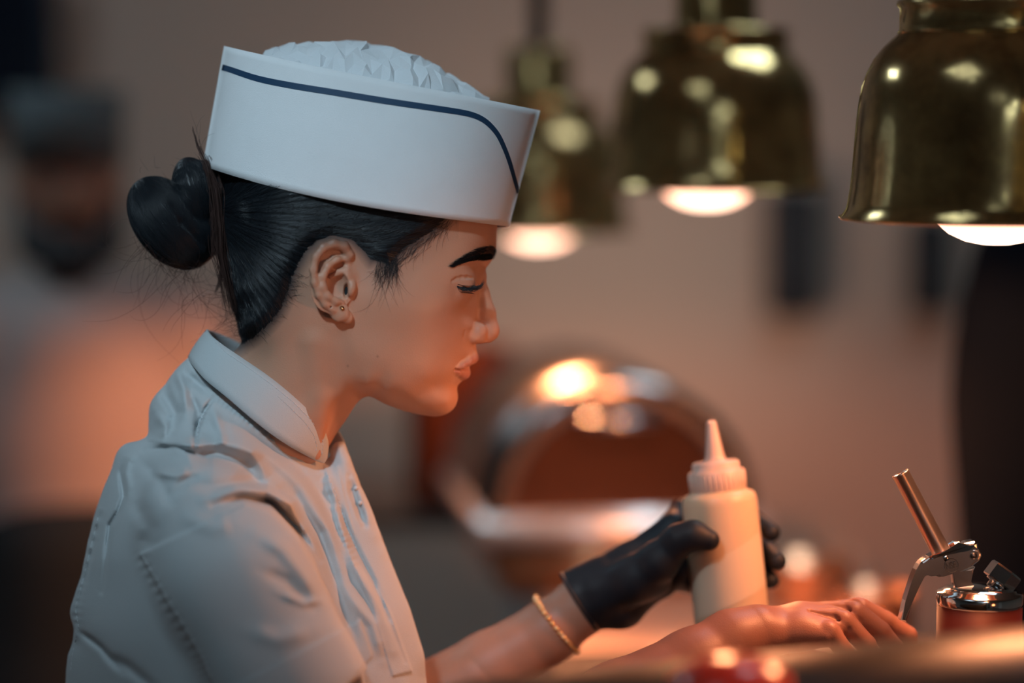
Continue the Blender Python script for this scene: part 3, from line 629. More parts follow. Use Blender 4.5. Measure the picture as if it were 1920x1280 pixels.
HEAD_IN = [(915, 440, 62), (895, 440, 88), (870, 445, 106), (835, 450, 122), (795, 440, 138), (740, 430, 149), (680, 410, 156), (600, 400, 160), (530, 390, 156), (470, 390, 128), (445, 430, 92),
           (880, 330, 95), (800, 280, 140), (700, 260, 140), (600, 270, 142), (500, 290, 125), (700, 190, 110), (600, 180, 110), (800, 200, 80), (520, 220, 95), (700, 330, 154), (600, 330, 156),
           (905, 482, 58), (890, 486, 80), (868, 488, 101), (840, 493, 118), (808, 500, 132), (770, 500, 143), (720, 490, 152),
           (899, 511, 36), (887, 516, 68), (872, 516, 93), (850, 520, 112), (825, 530, 125), (895, 545, 24), (888, 560, 36),
           (872, 560, 70), (855, 565, 98), (830, 570, 121), (800, 575, 137), (770, 572, 147), (735, 568, 153), (700, 560, 154), (665, 560, 152),
           (888, 585, 34), (872, 590, 60), (855, 600, 86), (825, 610, 112), (790, 620, 129), (750, 622, 139), (700, 625, 143), (660, 610, 145),
           (884, 612, 46), (871, 618, 60), (855, 632, 78), (835, 645, 94), (800, 660, 113), (760, 665, 127), (710, 670, 136), (665, 660, 138),
           (882, 650, 32), (868, 660, 52), (852, 668, 68), (866, 684, 40), (852, 694, 58), (832, 696, 78), (800, 705, 99), (760, 708, 114), (715, 705, 121), (675, 695, 125),
           (862, 706, 30), (848, 715, 46), (845, 735, 38), (838, 755, 44), (815, 745, 64), (790, 735, 82), (760, 738, 92), (725, 732, 99), (690, 722, 108), (815, 725, 70),
           (640, 690, 122), (630, 650, 137), (620, 730, 108), (640, 740, 96), (600, 780, 98), (570, 740, 112), (560, 700, 120), (520, 720, 112), (480, 700, 92), (560, 650, 129), (500, 630, 112), (470, 600, 84), (600, 600, 146), (520, 560, 138), (455, 540, 84),
           (560, 500, 158), (490, 480, 136), (640, 500, 153), (700, 500, 152), (480, 780, 100), (440, 760, 92), (540, 820, 105), (460, 860, 110), (400, 840, 95)]
CUTX_ = [(590, 940, 80), (450, 960, 120), (330, 900, 90)]
cons = outline_constraints(NECK_BACK[:-1]+HEAD_OUT, 15)
cons += [(x, y, h*h/100) for x, y, h in HEAD_IN]
HM = TPS(cons, 2., (300, 60), (1000, 1000), sm=40.)
def head_sd(pu, pv, a, off=0.):
    g = samp(HM.G, HM.lo, HM.step, pu, pv)*100; D = samp(HM.D, HM.lo, HM.step, pu, pv)*100
    return (a*a-g)/np.sqrt(D*D+4*a*a+4)-off
def head_a(pu, pv):
    g = float(samp(HM.G, HM.lo, HM.step, np.float32(pu), np.float32(pv)))*100; return math.sqrt(max(g, 0))

def build_head():
    h = HV
    v = Vol((380, 190, -196), (944, 940, 0), h)
    sl, x, y, z = v.win((0, 0, -999), (2000, 2000, 999))
    k = 1+z/FPX
    pu = (960+(x-960)/k).astype(np.float32); pv = (640+(y-640)/k).astype(np.float32)
    pu, pv, _ = np.broadcast_arrays(pu, pv, z)
    v.F[:] = head_sd(pu, pv, z); del pu, pv
    # --- nose
    v.chain([(898, 520, 0, 12), (903, 550, 0, 12), (907, 580, 0, 15.5), (912.5, 608, 0, 18)], 14)
    v.chain([(913, 560, 0, 6.2), (919.5, 585, 0, 8), (919, 612, 0, 15)], 8)
    v.ell((918.3, 620.5, 0), (18.3, 18.2, 19), 6)
    v.cone(Q(912, 628, 0), Q(900, 634, 0), 12, 9, 6)
    v.ell((893, 621, -24), (20, 18, 14), 8)
    v.chain([(914, 632, -4, 8), (902, 635, -18, 7), (888, 634, -30, 6.5), (879, 629, -36, 5.5)], 9)
    v.ell((901, 644, -13), (9, 5, 5), 4, 's')          # nostril
    v.chain([(872, 622, -60, .8), (872, 631, -60, 1.4), (877, 639, -53, 1.6)], 6, 's')   # wing groove
    # --- mouth
    v.chain([(886.5, 671, 0, 10.5), (884, 671, -13, 10), (877, 677, -28, 8), (866, 685, -43, 5.5), (855, 691, -53, 3.5)], 7)
    v.chain([(870.5, 699, 0, 11.6), (869, 699, -14, 11), (864, 698, -28, 8.5), (857, 697, -42, 5), (852, 694.5, -51, 3)], 6)
    v.chain([(893, 687, 0, 1.8), (883, 688, -18, 2.3), (868, 690.5, -38, 2.2), (853, 692.5, -56, 2.4)], 3.5, 's')
    v.cone(Q(899, 654, 0), Q(899, 640, 0), 3, 3, 8, 's')
    # --- eye socket, eyeball gap and lids
    ec = (860.5, 537, -70)
    v.ell((865, 541, -72), (24, 21, 28), 14, 's')
    E = np.array(Q(*ec))
    def lid(x, y, z):
        X, Y, Z = x-E[0], y-E[1], z-E[2]
        r = np.sqrt(X*X+Y*Y+Z*Z)
        sh = np.abs(r-27.2)-2.2
        f = np.clip((X+16)/34, 0, 1)                    # along the opening, canthus to front
        up = -2.5+6.5*f; lo = 1.0+9.5*np.sqrt(np.clip(f, 0, 1))*(1-.45*f)
        gap = np.maximum(up-Y, Y-lo)                    # negative inside the opening
        gap = np.where(X < -13, np.maximum(gap, -(X+13)), gap)
        return np.maximum(sh, -gap)
    v.op(lid, E-46, E+46, 16)
    sp = []
    for X, Y, r_ in ((-7, -1.5, 1.0), (1, .8, 2.2), (9, 3.5, 3.2), (17, 6, 3.6), (23, 7, 3.0)): sp.append((E[0]+X, E[1]+Y, E[2]-math.sqrt(27.6**2-X*X-Y*Y), r_))
    v.chain(sp, 2, 's', proj=False)
    v.chain([(848, 527, -112, .8), (856, 522.5, -108.5, 1.3), (866, 520, -102, 1.6), (876, 519.5, -93, 1.5), (886, 521, -80, 1.0)], 5, 's')   # crease of the upper lid
    # --- ear
    ap = lambda u: 150+(665-u)*.40
    v.cone(Q(640, 520, -140), Q(600, 520, -160), 30, 14, 10)
    def plate(x, y, z):
        X, Y = x-E0[0], y-E0[1]
        t = math.radians(10); A = X*math.cos(t)+Y*math.sin(t); B = -X*math.sin(t)+Y*math.cos(t)
        e = (np.sqrt((A/42)**2+(B/64)**2)-1)*42
        pl = np.abs(-z-(150+(665-x)*.40)-1)-4.5
        return np.maximum(e, pl)
    E0 = Q(626, 521, -165)
    v.op(plate, (E0[0]-60, E0[1]-80, -196), (E0[0]+60, E0[1]+80, -125), 6)
    v.ell((629, 538, -167), (25, 31, 17), 5, 's', R=rot2(-12))               # concha
    v.ell((638, 494, -165), (15, 9, 8), 4, 's', R=rot2(-18))                 # upper concha under the fork
    v.chain([(600, 490, -181, 4.5), (592, 520, -184, 4.5), (596, 548, -182, 3.5)], 4, 's')   # long groove behind the fold
    v.chain([(641, 475, -168, 6), (622, 478, -174, 5.5), (602, 490, -181, 5)], 4, 's')       # triangular hollow
    hx = [(651, 497, 152, 6.5), (655, 478, 158, 8), (645, 461, 166, 9), (625, 456.5, 174, 9), (606, 464, 181, 8.5), (592, 482, 187, 7.5), (587.5, 505, 189, 6.8), (590, 530, 187, 6.4), (598, 553, 182, 6.2), (610, 570, 175, 6.5), (624, 580, 168, 8)]
    v.chain([(a, b, -c, r) for a, b, c, r in hx], 5)
    ah = [(648, 486, 160, 4), (632, 487, 170, 5), (615, 499, 178, 6), (605, 518, 182, 6.5), (605, 538, 182, 6.5), (614, 555, 178, 6.5), (630, 565, 171, 6.5), (641, 566, 166, 5)]
    v.chain([(a, b, -c, r) for a, b, c, r in ah], 7)
    v.chain([(652, 505, -158, 5), (636, 511, -160, 5), (620, 519, -160, 4)], 4)              # root of the rim
    v.ell((637, 585, -163), (17, 18, 8), 6, R=rot2(25))                                      # lobe
    v.ell((650, 594, -155), (11, 13, 8), 6, R=rot2(-35))
    v.ell((659, 541, -160), (8.5, 15, 9), 6, R=rot2(12))                                     # tragus
    v.ell((648, 545, -158), (4.6, 13, 16), 4, 's', R=rot2(4))                              # canal
    v.chain([(646, 560, -166, 3.5), (649, 566, -160, 3)], 3, 's')
    v.cone(Q(620, 575.5, -180), Q(620, 575.5, -160), 1.6, 1.6, 2, 's')                       # second piercing
    # jaw-neck hollow and a soft neck tendon
    v.chain([(634, 640, -158, 8), (640, 690, -150, 10)], 26, 's')
    v.chain([(590, 640, -118, 16), (600, 740, -88, 14), (590, 850, -62, 12)], 26)
    V, F = v.mesh(mirror=True)
    return V, F
HV = 1.55
print('head...')
hV, hF = build_head()
head_bvh = bvh_of(hV, hF)
print('head', len(hV))

# ------------------------------------------------------------------ arms, trunk and hands
def build_arm_near():
    v = Vol((900, 1060, -260), (1760, 1420, 110), 2.4)
    v.chain([(1050, 1420, -235, 92), (1160, 1330, -190, 84), (1300, 1248, -130, 66), (1372, 1203, -100, 56), (1420, 1184, -85, 50)], 20)
    MC = [(1612, 1152, -12, 25), (1600, 1158, -45, 26), (1582, 1172, -77, 24), (1556, 1192, -104, 21)]
    for i, (a, b, c, r) in enumerate(MC):
        v.chain([(1400, 1182+6*i, -60-12*i, 38), (1500, 1160+9*i, (c-55)/2-10, 28), (a-8, b, c, r)], 20)
    v.chain([(1612, 1143, -14, 24), (1660, 1166, -6, 21), (1700, 1192, 2, 20), (1706, 1245, 0, 17), (1690, 1285, -8, 14)], 3)
    v.chain([(1602, 1150, -47, 24), (1650, 1184, -42, 20), (1676, 1216, -40, 19), (1672, 1270, -42, 16)], 3)
    v.chain([(1584, 1166, -78, 21), (1624, 1208, -76, 18.5), (1640, 1245, -74, 17), (1636, 1290, -74, 15)], 3)
    v.chain([(1558, 1186, -105, 18.5), (1588, 1228, -104, 16.5), (1598, 1262, -102, 15), (1594, 1295, -100, 13)], 3)
    v.chain([(1400, 1205, -30, 30), (1470, 1225, 10, 27), (1540, 1248, 15, 23), (1610, 1262, 0, 19), (1640, 1265, -8, 16)], 10)
    for (a, b, c, r) in MC: v.ell((a-2, b-15, c-3), (14, 12, 12), 7)                     # knuckle caps
    for i, (a, b, c, r) in enumerate(MC[:3]):                                            # tendons
        v.chain([(1450, 1149+9*i, -55-14*i, 3), (a-14, b-25, c-2, 4)], 12)
    for p, q in ((MC[0], MC[1]), (MC[1], MC[2]), (MC[2], MC[3])):
        m = [(p[i]+q[i])/2 for i in range(3)]; v.chain([(m[0]-50, m[1]-36, m[2]+6, 1), (m[0]-5, m[1]-25, m[2]-2, 2), (m[0]+22, m[1]-5, m[2], 3)], 9, 's')
    return v.mesh()
def build_trunk():
    v = Vol((120, 700, -440), (1120, 1660, 560), 8.)
    v.chain([(470, 860, 0, 90), (470, 1000, 0, 150), (480, 1300, 0, 190), (520, 1640, 0, 200)], 60)
    for s_, p, e in ((-1, (420, 1010, -250), (560, 1330, -330)), (1, (430, 1010, 240), (640, 1370, 270))):
        v.chain([(450, 930, s_*60, 90), (*p, 66), (*e, 76)], 50)
    v.chain([(560, 1330, -330, 76), (600, 1480, -335, 70), (780, 1500, -320, 72), (1050, 1420, -235, 88)], 30)
    v.chain([(640, 1370, 270, 76), (690, 1400, 250, 74), (800, 1325, 215, 80), (900, 1272, 200, 76)], 30)
    return v.mesh()
def build_forearm_far():
    v = Vol((760, 1000, 60), (1230, 1440, 320), 3.)
    v.chain([(800, 1325, 215, 84), (920, 1256, 205, 74), (1030, 1183, 195, 60), (1090, 1137, 190, 55), (1150, 1105, 190, 50)], 16)
    return v.mesh()
print('arms...')
parts = [(hV, hF), build_arm_near(), build_trunk(), build_forearm_far()]
VV = np.concatenate([p[0] for p in parts]); offs = np.cumsum([0]+[len(p[0]) for p in parts])
QQ = np.concatenate([p[1][0]+o for p, o in zip(parts, offs)]); TT = np.concatenate([p[1][1]+o for p, o in zip(parts, offs)])
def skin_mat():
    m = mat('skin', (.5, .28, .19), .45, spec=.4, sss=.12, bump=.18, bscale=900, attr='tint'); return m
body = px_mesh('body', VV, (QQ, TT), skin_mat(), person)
# natural pigment of lips, brow root, hairline stubble; shade painted around the eye
n = len(VV); k = 1+VV[:, 2]/FPX; pu = 960+(VV[:, 0]-960)/k; pv = 640+(VV[:, 1]-640)/k; aa = np.abs(VV[:, 2])
base = np.array([.53, .285, .19]); col = np.tile(base, (n, 1))
hd = np.arange(n) < len(hV); nearhand = (np.arange(n) >= len(hV)) & (np.arange(n) < offs[2]); col[~hd] = (.42, .215, .145); col[nearhand] = (.29, .13, .088)  # arms and near hand toned darker than the head
# mirrored side uses the same picture as the near side
k2 = 1-aa/FPX; pu = np.where(hd, 960+(VV[:, 0]-960)/k2, pu); pv = np.where(hd, 640+(VV[:, 1]-640)/k2, pv)
def blend(mask, c): 
    global col
    mask = np.clip(mask, 0, 1)[:, None]*hd[:, None]; col = col*(1-mask)+np.array(c)*mask
def sm(d, a, b): return np.clip((d-a)/(b-a), 0, 1)
upper = [(900, 664), (899, 672), (896, 680), (887, 687), (870, 690), (851, 693), (864, 684), (878, 674), (888, 665)]
lower = [(884, 688), (886, 697), (883, 706), (874, 712), (862, 706), (851, 695), (868, 691)]
LIP = (.44, .19, .15)
blend(sm(sd_poly(pu, pv, upper), -2, 2)*.85, LIP); blend(sm(sd_poly(pu, pv, lower), -2, 2)*.85, LIP)
blend(.35*np.exp(-(((pu-866)/24)**2+((pv-540)/17)**2)), (.28, .13, .10))  # shade around the eye socket, painted into the skin colour
blend(.30*np.exp(-(((pu-850)/70)**2+((pv-610)/50)**2)), (.56, .25, .17))
blend(.25*np.exp(-(((pu-925)/22)**2+((pv-612)/22)**2)), (.58, .24, .16))
d, t = seg_dist(pu, pv, [(853, 495), (880, 481), (905, 474), (936, 474)])
blend(.55*sm(-(d-4-7*t), -3, 3), (.06, .04, .035))
for (mx_, my_) in [(708, 668), (652, 686)]:
    blend(.5*np.exp(-(((pu-mx_)**2+(pv-my_)**2)/5.)), (.16, .08, .06))
# ------------------------------------------------------------------ hair
HAIR = [(404, 640), (380, 560), (376, 300), (480, 312), (600, 338), (866, 385), (868, 405), (845, 412), (822, 432), (795, 452), (768, 468), (748, 486), (733, 512), (724, 506), (716, 498), (702, 494), (694, 496),
        (676, 473), (657, 457), (625, 449), (600, 456), (578, 478), (566, 500), (556, 520), (546, 556), (530, 590), (508, 615), (480, 640), (450, 660)]
dh = sd_poly(pu, pv, HAIR)
blend(.9*sm(dh, -12, 6), (.035, .028, .03))
blend(.30*sm(dh, -46, 2)*(pu < 860), (.16, .10, .08))
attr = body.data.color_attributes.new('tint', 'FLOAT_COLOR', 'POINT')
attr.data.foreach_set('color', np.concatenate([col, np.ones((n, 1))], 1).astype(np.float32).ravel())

def build_hair():
    v = Vol((372, 190, -196), (900, 680, 0), 1.9)
    sl, x, y, z = v.win((0, 0, -999), (2000, 2000, 999))
    kk = 1+z/FPX
    qu = (960+(x-960)/kk).astype(np.float32); qv = (640+(y-640)/kk).astype(np.float32)
    qu, qv, _ = np.broadcast_arrays(qu, qv, z)
    gx = np.arange(340, 960, 2.); gy = np.arange(180, 720, 2.)
    D = sd_poly(gx[:, None], gy[None], HAIR)
    X, Y = gx[:, None], gy[None]
    # sleek combed relief running back to the bun
    ang = np.arctan2(Y-396, X-380); rr = np.hypot(Y-396, X-380)
    rel = .9*np.sin(ang*95+.9*np.sin(rr*.012+ang*9))+.8*np.sin(ang*41+2+rr*.006)+.5*np.sin(ang*190+rr*.02)
    off = np.clip(-4+D*.42, -7, 7.5)+rel*np.clip(D/24, 0, 1)*.9
    off = off.astype(np.float32)
    v.F[:] = head_sd(qu, qv, z, 0)-samp(off, (340, 180), 2., qu, qv)
    v.cone(Q(425, 400, 0), Q(398, 392, 0), 52, 34, 24)
    return v.mesh(mirror=True)
print('hair...')
kV, kF = build_hair()
hair_bvh = bvh_of(kV, kF)
HAIRM = mat('hair', (.008, .011, .015), .42, spec=.35, bump=.25, bscale=300)
HAIRS = mat('hair_strand', (.009, .012, .016), .40, spec=.38)
HAIRB = mat('hair_brown', (.045, .022, .018), .36, spec=.5)
hair = px_mesh('hair', kV, kF, HAIRM, person)
def strands(name, lines, rad, m, parent, label=None, n=3):
    V = []; Qs = []
    for ln in lines:
        ln = np.asarray(ln, float); L = len(ln)
        if L < 2: continue
        t = np.gradient(ln, axis=0); t /= np.linalg.norm(t, axis=1)[:, None]+1e-9
        a = np.cross(t, np.array([.3, .2, 1.])); a /= np.linalg.norm(a, axis=1)[:, None]+1e-9; b = np.cross(t, a)
        r = rad*np.sqrt(np.clip(1-np.linspace(0, 1, L)**3*.85, .02, 1))
        base_ = sum(len(q) for q in V)
        for j in range(n):
            th = 2*math.pi*j/n; V.append(ln+(a*math.cos(th)+b*math.sin(th))*r[:, None])
        for j in range(n):
            j2 = (j+1) % n; i = np.arange(L-1)
            Qs.append(np.stack([base_+j*L+i, base_+j2*L+i, base_+j2*L+i+1, base_+j*L+i+1], 1))
    o = px_mesh(name, np.concatenate(V), (np.concatenate(Qs), np.zeros((0, 3), int)), m, parent)
    o['kind'] = 'stuff'
    if label: o['label'] = label
    return o
BUNC = np.array([398., 392.])
EARP = [(690, 510), (660, 462), (645, 451), (622, 447), (600, 454), (582, 470), (574, 505), (584, 545), (600, 575), (650, 605), (690, 560)]
def flow(x, y):
    d = BUNC-np.array([x, y]); L = np.linalg.norm(d)+1e-6; d = d/L
    bend = .35*min(1, L/350)*(1 if y < 470 else -.2)          # combed slightly downward before sweeping back
    c, s_ = math.cos(-bend), math.sin(-bend)
    return np.array([d[0]*c-d[1]*s_, d[0]*s_+d[1]*c])
lines = []
xs = nrg.uniform(400, 860, 11000); ys = nrg.uniform(290, 655, 11000)
ok = sd_poly(xs, ys, HAIR) > -7
for x, y in zip(xs[ok], ys[ok]):
    p = np.array([x, y]); L = rnd.uniform(40, 130); pts = []; lift = rnd.uniform(.1, 1.0); st = 9.
    wob = rnd.uniform(-.10, .10)
    for i in range(int(L/st)):
        if p[1] < np.interp(p[0], [380, 480, 600, 955], [310, 345, 373, 425])-7: break
        q = ray(hair_bvh, p[0], p[1], lift) or ray(head_bvh, p[0], p[1], lift)
        if q is None: break
        qh = ray(head_bvh, p[0], p[1], .3)
        if qh is not None and (qh-EYEP).length < (q-EYEP).length-3.5 and i > 0: break
        if sd_poly(np.array([p[0]]), np.array([p[1]]), EARP)[0] > 0: break
        if pts and abs(q[2]-pts[-1][2]) > 20: break
        pts.append(q[:]); f = flow(*p); c, s_ = math.cos(wob), math.sin(wob)
        p = p+np.array([f[0]*c-f[1]*s_, f[0]*s_+f[1]*c])*st
        if np.hypot(*(p-BUNC)) < 14: break
    if len(pts) > 2: lines.append(pts)
strands('hair_strands', lines, .42, HAIRS, hair)
# wispy baby hairs at the temple, in front of the ear and on the nape
lines = []
for i in range(640):
    r_ = i % 3
    if r_ == 0:
        t = rnd.random(); x = 850-130*t+rnd.gauss(0, 8); y = 408+100*t+rnd.gauss(0, 8); d = np.array([rnd.uniform(-1.2, -.2), rnd.uniform(.2, 1.2)]); L = rnd.uniform(12, 45)
    elif r_ == 1: x = 745-40*rnd.random()**1.5; y = rnd.uniform(478, 515); d = np.array([rnd.uniform(-.5, .35), 1]); L = rnd.expovariate(1/22)+8
    else: t = rnd.random(); x = 562-100*t+rnd.gauss(0, 9); y = 520+115*t+rnd.gauss(0, 9); d = np.array([rnd.uniform(.2, 1), rnd.uniform(-.2, .8)]) if rnd.random() < .5 else np.array([-1, rnd.uniform(-.7, .1)]); L = rnd.uniform(8, 30)
    p = np.array([x, y]); d = d/np.linalg.norm(d); pts = []; cu = rnd.uniform(-.12, .12)
    for j in range(8):
        q = ray(head_bvh, p[0], p[1], .5+.2*j)
        if q is None: break
        pts.append(q[:]); p = p+d*L/8; c, s_ = math.cos(cu), math.sin(cu); d = np.array([d[0]*c-d[1]*s_, d[0]*s_+d[1]*c])
    if len(pts) > 3: lines.append(pts)
pts = []
for (x, y) in [(712, 500), (714, 530), (708, 552), (698, 568), (686, 578), (672, 584), (660, 587)]:
    q = ray(head_bvh, x, y, 1.2)
    if q: pts.append(q[:])
lines.append(pts)
strands('baby_hair', lines, .17, HAIRS, hair)
# ---- bun
def build_bun():
    v = Vol((236, 286, -110), (450, 520, 110), 1.8)
    R = rot2(53)
    v.ell((318, 418, -8), (98, 64, 74), 4, R=R, proj=False)
    v.ell((372, 438, 8), (44, 66, 60), 10, R=rot2(20), proj=False)
    v.ell((370, 362, -14), (42, 68, 56), 5, R=rot2(-18), proj=False)
    v.chain([(395, 330, -10, 30), (408, 400, -4, 34), (400, 450, 0, 26)], 10, proj=False)
    def groove(x, y, z):
        X = x-318; Y = y-418
        A = X*math.cos(math.radians(53))+Y*math.sin(math.radians(53)); B = -X*math.sin(math.radians(53))+Y*math.cos(math.radians(53))
        th = np.arctan2(z+8, B)
        return .55*np.sin(th*23+A*.012)+.4*np.sin(th*57+A*.02+1)
    v.op(groove, (0, 0, -300), (600, 600, 300), 0, 'add')
    v.chain([(322, 322, -60, 3), (330, 372, -78, 4), (352, 420, -70, 4), (384, 462, -48, 3)], 10, 's', proj=False)   # cleft between the coils
    return v.mesh()
bV, bF = build_bun(); bun_bvh = bvh_of(bV, bF)
bun = px_mesh('hair_bun', bV, bF, HAIRM, person)
lines = []
t53 = math.radians(53); ex = np.array([math.cos(t53), math.sin(t53)]); ey = np.array([-math.sin(t53), math.cos(t53)])
def on_bun(p, lift): return ray(bun_bvh, p[0], p[1], lift)
for i in range(2600):
    b0 = rnd.uniform(-.985, .985); a0 = rnd.uniform(-1, .9); La = rnd.uniform(.15, .6); pts = []; lf = rnd.uniform(.1, 1.2); tw = rnd.uniform(-.06, .06)
    for j in range(9):
        a_ = a0+La*j/8
        if abs(a_) > .99: break
        b_ = b0*math.sqrt(1-a_*a_)*1.0+tw*j/8
        p = np.array([318, 418])+ex*98*a_+ey*66*b_
        q = on_bun(p, lf)
        if q is None: break
        if pts and abs(q[2]-pts[-1][2]) > 22: break
        pts.append(q[:])
    if len(pts) > 3: lines.append(pts)
for i in range(1100):                                     # the upper coil, hair wraps the other way
    p = np.array([rnd.uniform(320, 415), rnd.uniform(300, 470)]); d = np.array([.35, 1.])+nrg.normal(0, .12, 2); pts = []; lf = rnd.uniform(.1, 1.2)
    for j in range(8):
        q = on_bun(p, lf)
        if q is None or (pts and abs(q[2]-pts[-1][2]) > 22): break
        pts.append(q[:]); p = p+d/np.linalg.norm(d)*7
    if len(pts) > 3: lines.append(pts)
strands('bun_strands', lines, .5, HAIRS, bun)
# loose brown locks from under the hat past the bun, and the long dark lock on the nape
lines = []
def lock(path, spread, cnt, w0, ws=4):
    P_ = resample(path, 12); out = []
    for i in range(cnt):
        o_ = nrg.normal(0, spread, 3); o_[2] = nrg.normal(0, ws); ph = rnd.uniform(0, 6)
        L = len(P_); s0 = rnd.randint(0, max(1, L//4)); s1 = L-rnd.randint(0, max(1, L//4))
        out.append([Q(P_[j][0]+o_[0]*(1+.3*math.sin(ph+j*.5)), P_[j][1]+o_[1], w0+o_[2]) for j in range(s0, s1)])
    return out
lines += lock([(384, 300), (392, 320), (404, 350), (408, 390), (412, 430), (414, 470), (424, 520), (432, 560), (440, 590)], 6, 150, -52, 9)
lines += lock([(362, 240), (372, 275), (388, 310), (398, 360), (404, 410), (400, 452)], 2, 22, -58, 5)
lines += lock([(402, 455), (412, 476), (417, 500), (412, 530), (404, 548)], 1.5, 40, -30, 4)
strands('loose_lock', lines, .5, HAIRB, bun, 'reddish brown loose lock')
# flyaway hairs
lines = []
def fly(x, y, ang, L, cur, w, n_=14, dw=0):
    p = np.array([x, y]); out = []; c0 = cur
    for j in range(n_):
        out.append(Q(p[0], p[1], w+dw*j)); p = p+np.array([math.cos(ang), math.sin(ang)])*L/n_; ang += c0; c0 += rnd.gauss(0, .035)
    return out
for i in range(105):
    t = rnd.random(); x = 262+120*t+rnd.gauss(0, 6); y = 440+65*math.sin(t*1.9)+rnd.gauss(0, 5)
    lines.append(fly(x, y, math.radians(rnd.uniform(50, 175)), rnd.expovariate(1/48)+14, rnd.gauss(-.03, .07), rnd.uniform(-60, 30)))
for i in range(90):
    t = rnd.random(); x = 412+42*t; y = 520+110*t+rnd.gauss(0, 8)
    lines.append(fly(x+6, y, math.radians(rnd.uniform(100, 235)), rnd.expovariate(1/36)+10, rnd.gauss(0, .08), rnd.uniform(-45, 20)))
for i in range(26):
    lines.append(fly(rnd.uniform(255, 400), rnd.uniform(310, 360), math.radians(rnd.uniform(190, 300)), rnd.uniform(10, 45), rnd.gauss(0, .1), rnd.uniform(-40, 10)))
for i in range(16):
    lines.append(fly(rnd.uniform(300, 460), rnd.uniform(480, 560), math.radians(rnd.uniform(60, 170)), rnd.uniform(70, 130), rnd.gauss(-.02, .09), rnd.uniform(-60, 10), 22))
for i in range(4): lines.append(fly(376+3*i, 290, math.radians(-110+rnd.uniform(-10, 12)), rnd.uniform(50, 95), rnd.gauss(.02, .04), -50))
strands('flyaway_hair', lines, .27, HAIRB, bun)
# ---- eyebrow, lashes, eye
def brow(side):
    out = []
    for i in range(1300):
        t = rnd.random()**.8                                     # 0 tail, 1 front
        path = [(850, 499), (868, 488), (886, 480), (905, 475), (921, 474), (931, 473)]
        f = t*(len(path)-1); j = min(int(f), len(path)-2); f -= j
        cx = path[j][0]+(path[j+1][0]-path[j][0])*f; cy = path[j][1]+(path[j+1][1]-path[j][1])*f
        wdt = 2.0+11.5*min(1, t*1.5)*(1 if t < .82 else 1-.5*(t-.82)/.18)
        x = cx+rnd.gauss(0, 2); y = cy+rnd.uniform(-wdt, wdt)*.85; ang = math.radians(178-60*t*rnd.uniform(.5, 1)-(0 if t < .8 else 30))
        if y > cy: ang = math.radians(190)
        if t > .9: ang = math.radians(rnd.uniform(215, 300))
        L = rnd.uniform(8, 15); pts = []
        for q in range(5):
            r_ = ray(head_bvh, x, y, .3+.55*q)
            if r_ is None: break
            r_ = r_.copy(); r_.z *= 1
            pts.append((r_.x, r_.y, r_.z*side) if side > 0 else (r_.x, r_.y, -r_.z)); x += math.cos(ang)*L/5; y += -math.sin(ang)*L/5*.55+.15; ang += .12
        if len(pts) > 2: out.append(pts)
    return out
strands('eyebrow', brow(1), .3, HAIRS, person); strands('eyebrow', brow(-1), .3, HAIRS, person)
def lashes(side):
    out = []
    for i in range(100):
        t = i/99; bx = 856+34*t; by = 534+4.0*math.sin(math.pi*t*.8)+rnd.gauss(0, .4)
        q = ray(head_bvh, bx, by-1.5, .3); w = q[2] if q is not None else -100+45*t
        w = max(w, -104+20*t); ang = math.radians(64-50*t+rnd.gauss(0, 7)); L = (12+17*math.sin(min(1, .15+t)*1.65))*rnd.uniform(.75, 1.1)
        x, y = bx, by; pts = []
        for j in range(9):
            q2 = Q(x, y, w); pts.append((q2[0], q2[1], w if side > 0 else -w)); x += math.cos(ang)*L/9; y += math.sin(ang)*L/9; ang -= (.05+.13*t)*(1+j*.12); w += -1.0+1.6*t
        out.append(pts)
    for dy in (0, .5):                                      # the dark lid margin
        pts = []
        for i in range(20):
            t = i/19; bx = 858+33*t; by = 533.5+dy+3.2*math.sin(math.pi*t*.8); q = ray(head_bvh, bx, by-1.5, .35)
            if q is not None: pts.append((q[0], q[1]+.6, q[2] if side > 0 else -q[2]))
        out.append(pts); out.append(pts[::-1])
    for i in range(13):
        t = i/12; bx = 863+22*t; by = 545.5+3*t; q = ray(head_bvh, bx, by+1, .2)
        if q is None: continue
        w = q[2]; x, y = bx, by; ang = math.radians(60-20*t); pts = []
        for j in range(5):
            q2 = Q(x, y, w-.4*j); pts.append((q2[0], q2[1], q2[2] if side > 0 else -q2[2])); x += math.cos(ang)*1.3; y += math.sin(ang)*1.3; ang -= .15
        out.append(pts)
    return out
for s_ in (1, -1): strands('eyelashes', lashes(s_), .40, HAIRS, person)
def eyeball_mat():
    m = mat('eyeball', (.75, .70, .66), .08, spec=.7, coat=.6)
    nt = m.node_tree; L = nt.links.new; b = nt.nodes['Principled BSDF']; tc = nt.nodes.new('ShaderNodeTexCoord')
    sep = nt.nodes.new('ShaderNodeSeparateXYZ'); L(tc.outputs['Object'], sep.inputs[0])
    r = nt.nodes.new('ShaderNodeValToRGB'); L(sep.outputs['X'], r.inputs[0])
    e = r.color_ramp.elements; e[0].position = .0; e[0].color = (.62, .55, .50, 1); e[1].position = 1.; e[1].color = (.005, .005, .005, 1)
    for pos, c in ((.0080, (.6, .52, .48)), (.0085, (.03, .015, .01)), (.0099, (.07, .03, .015)), (.0101, (.004, .004, .004))):
        q = e.new(pos); q.color = (*c, 1)
    L(r.outputs[0], b.inputs['Base Color']); return m
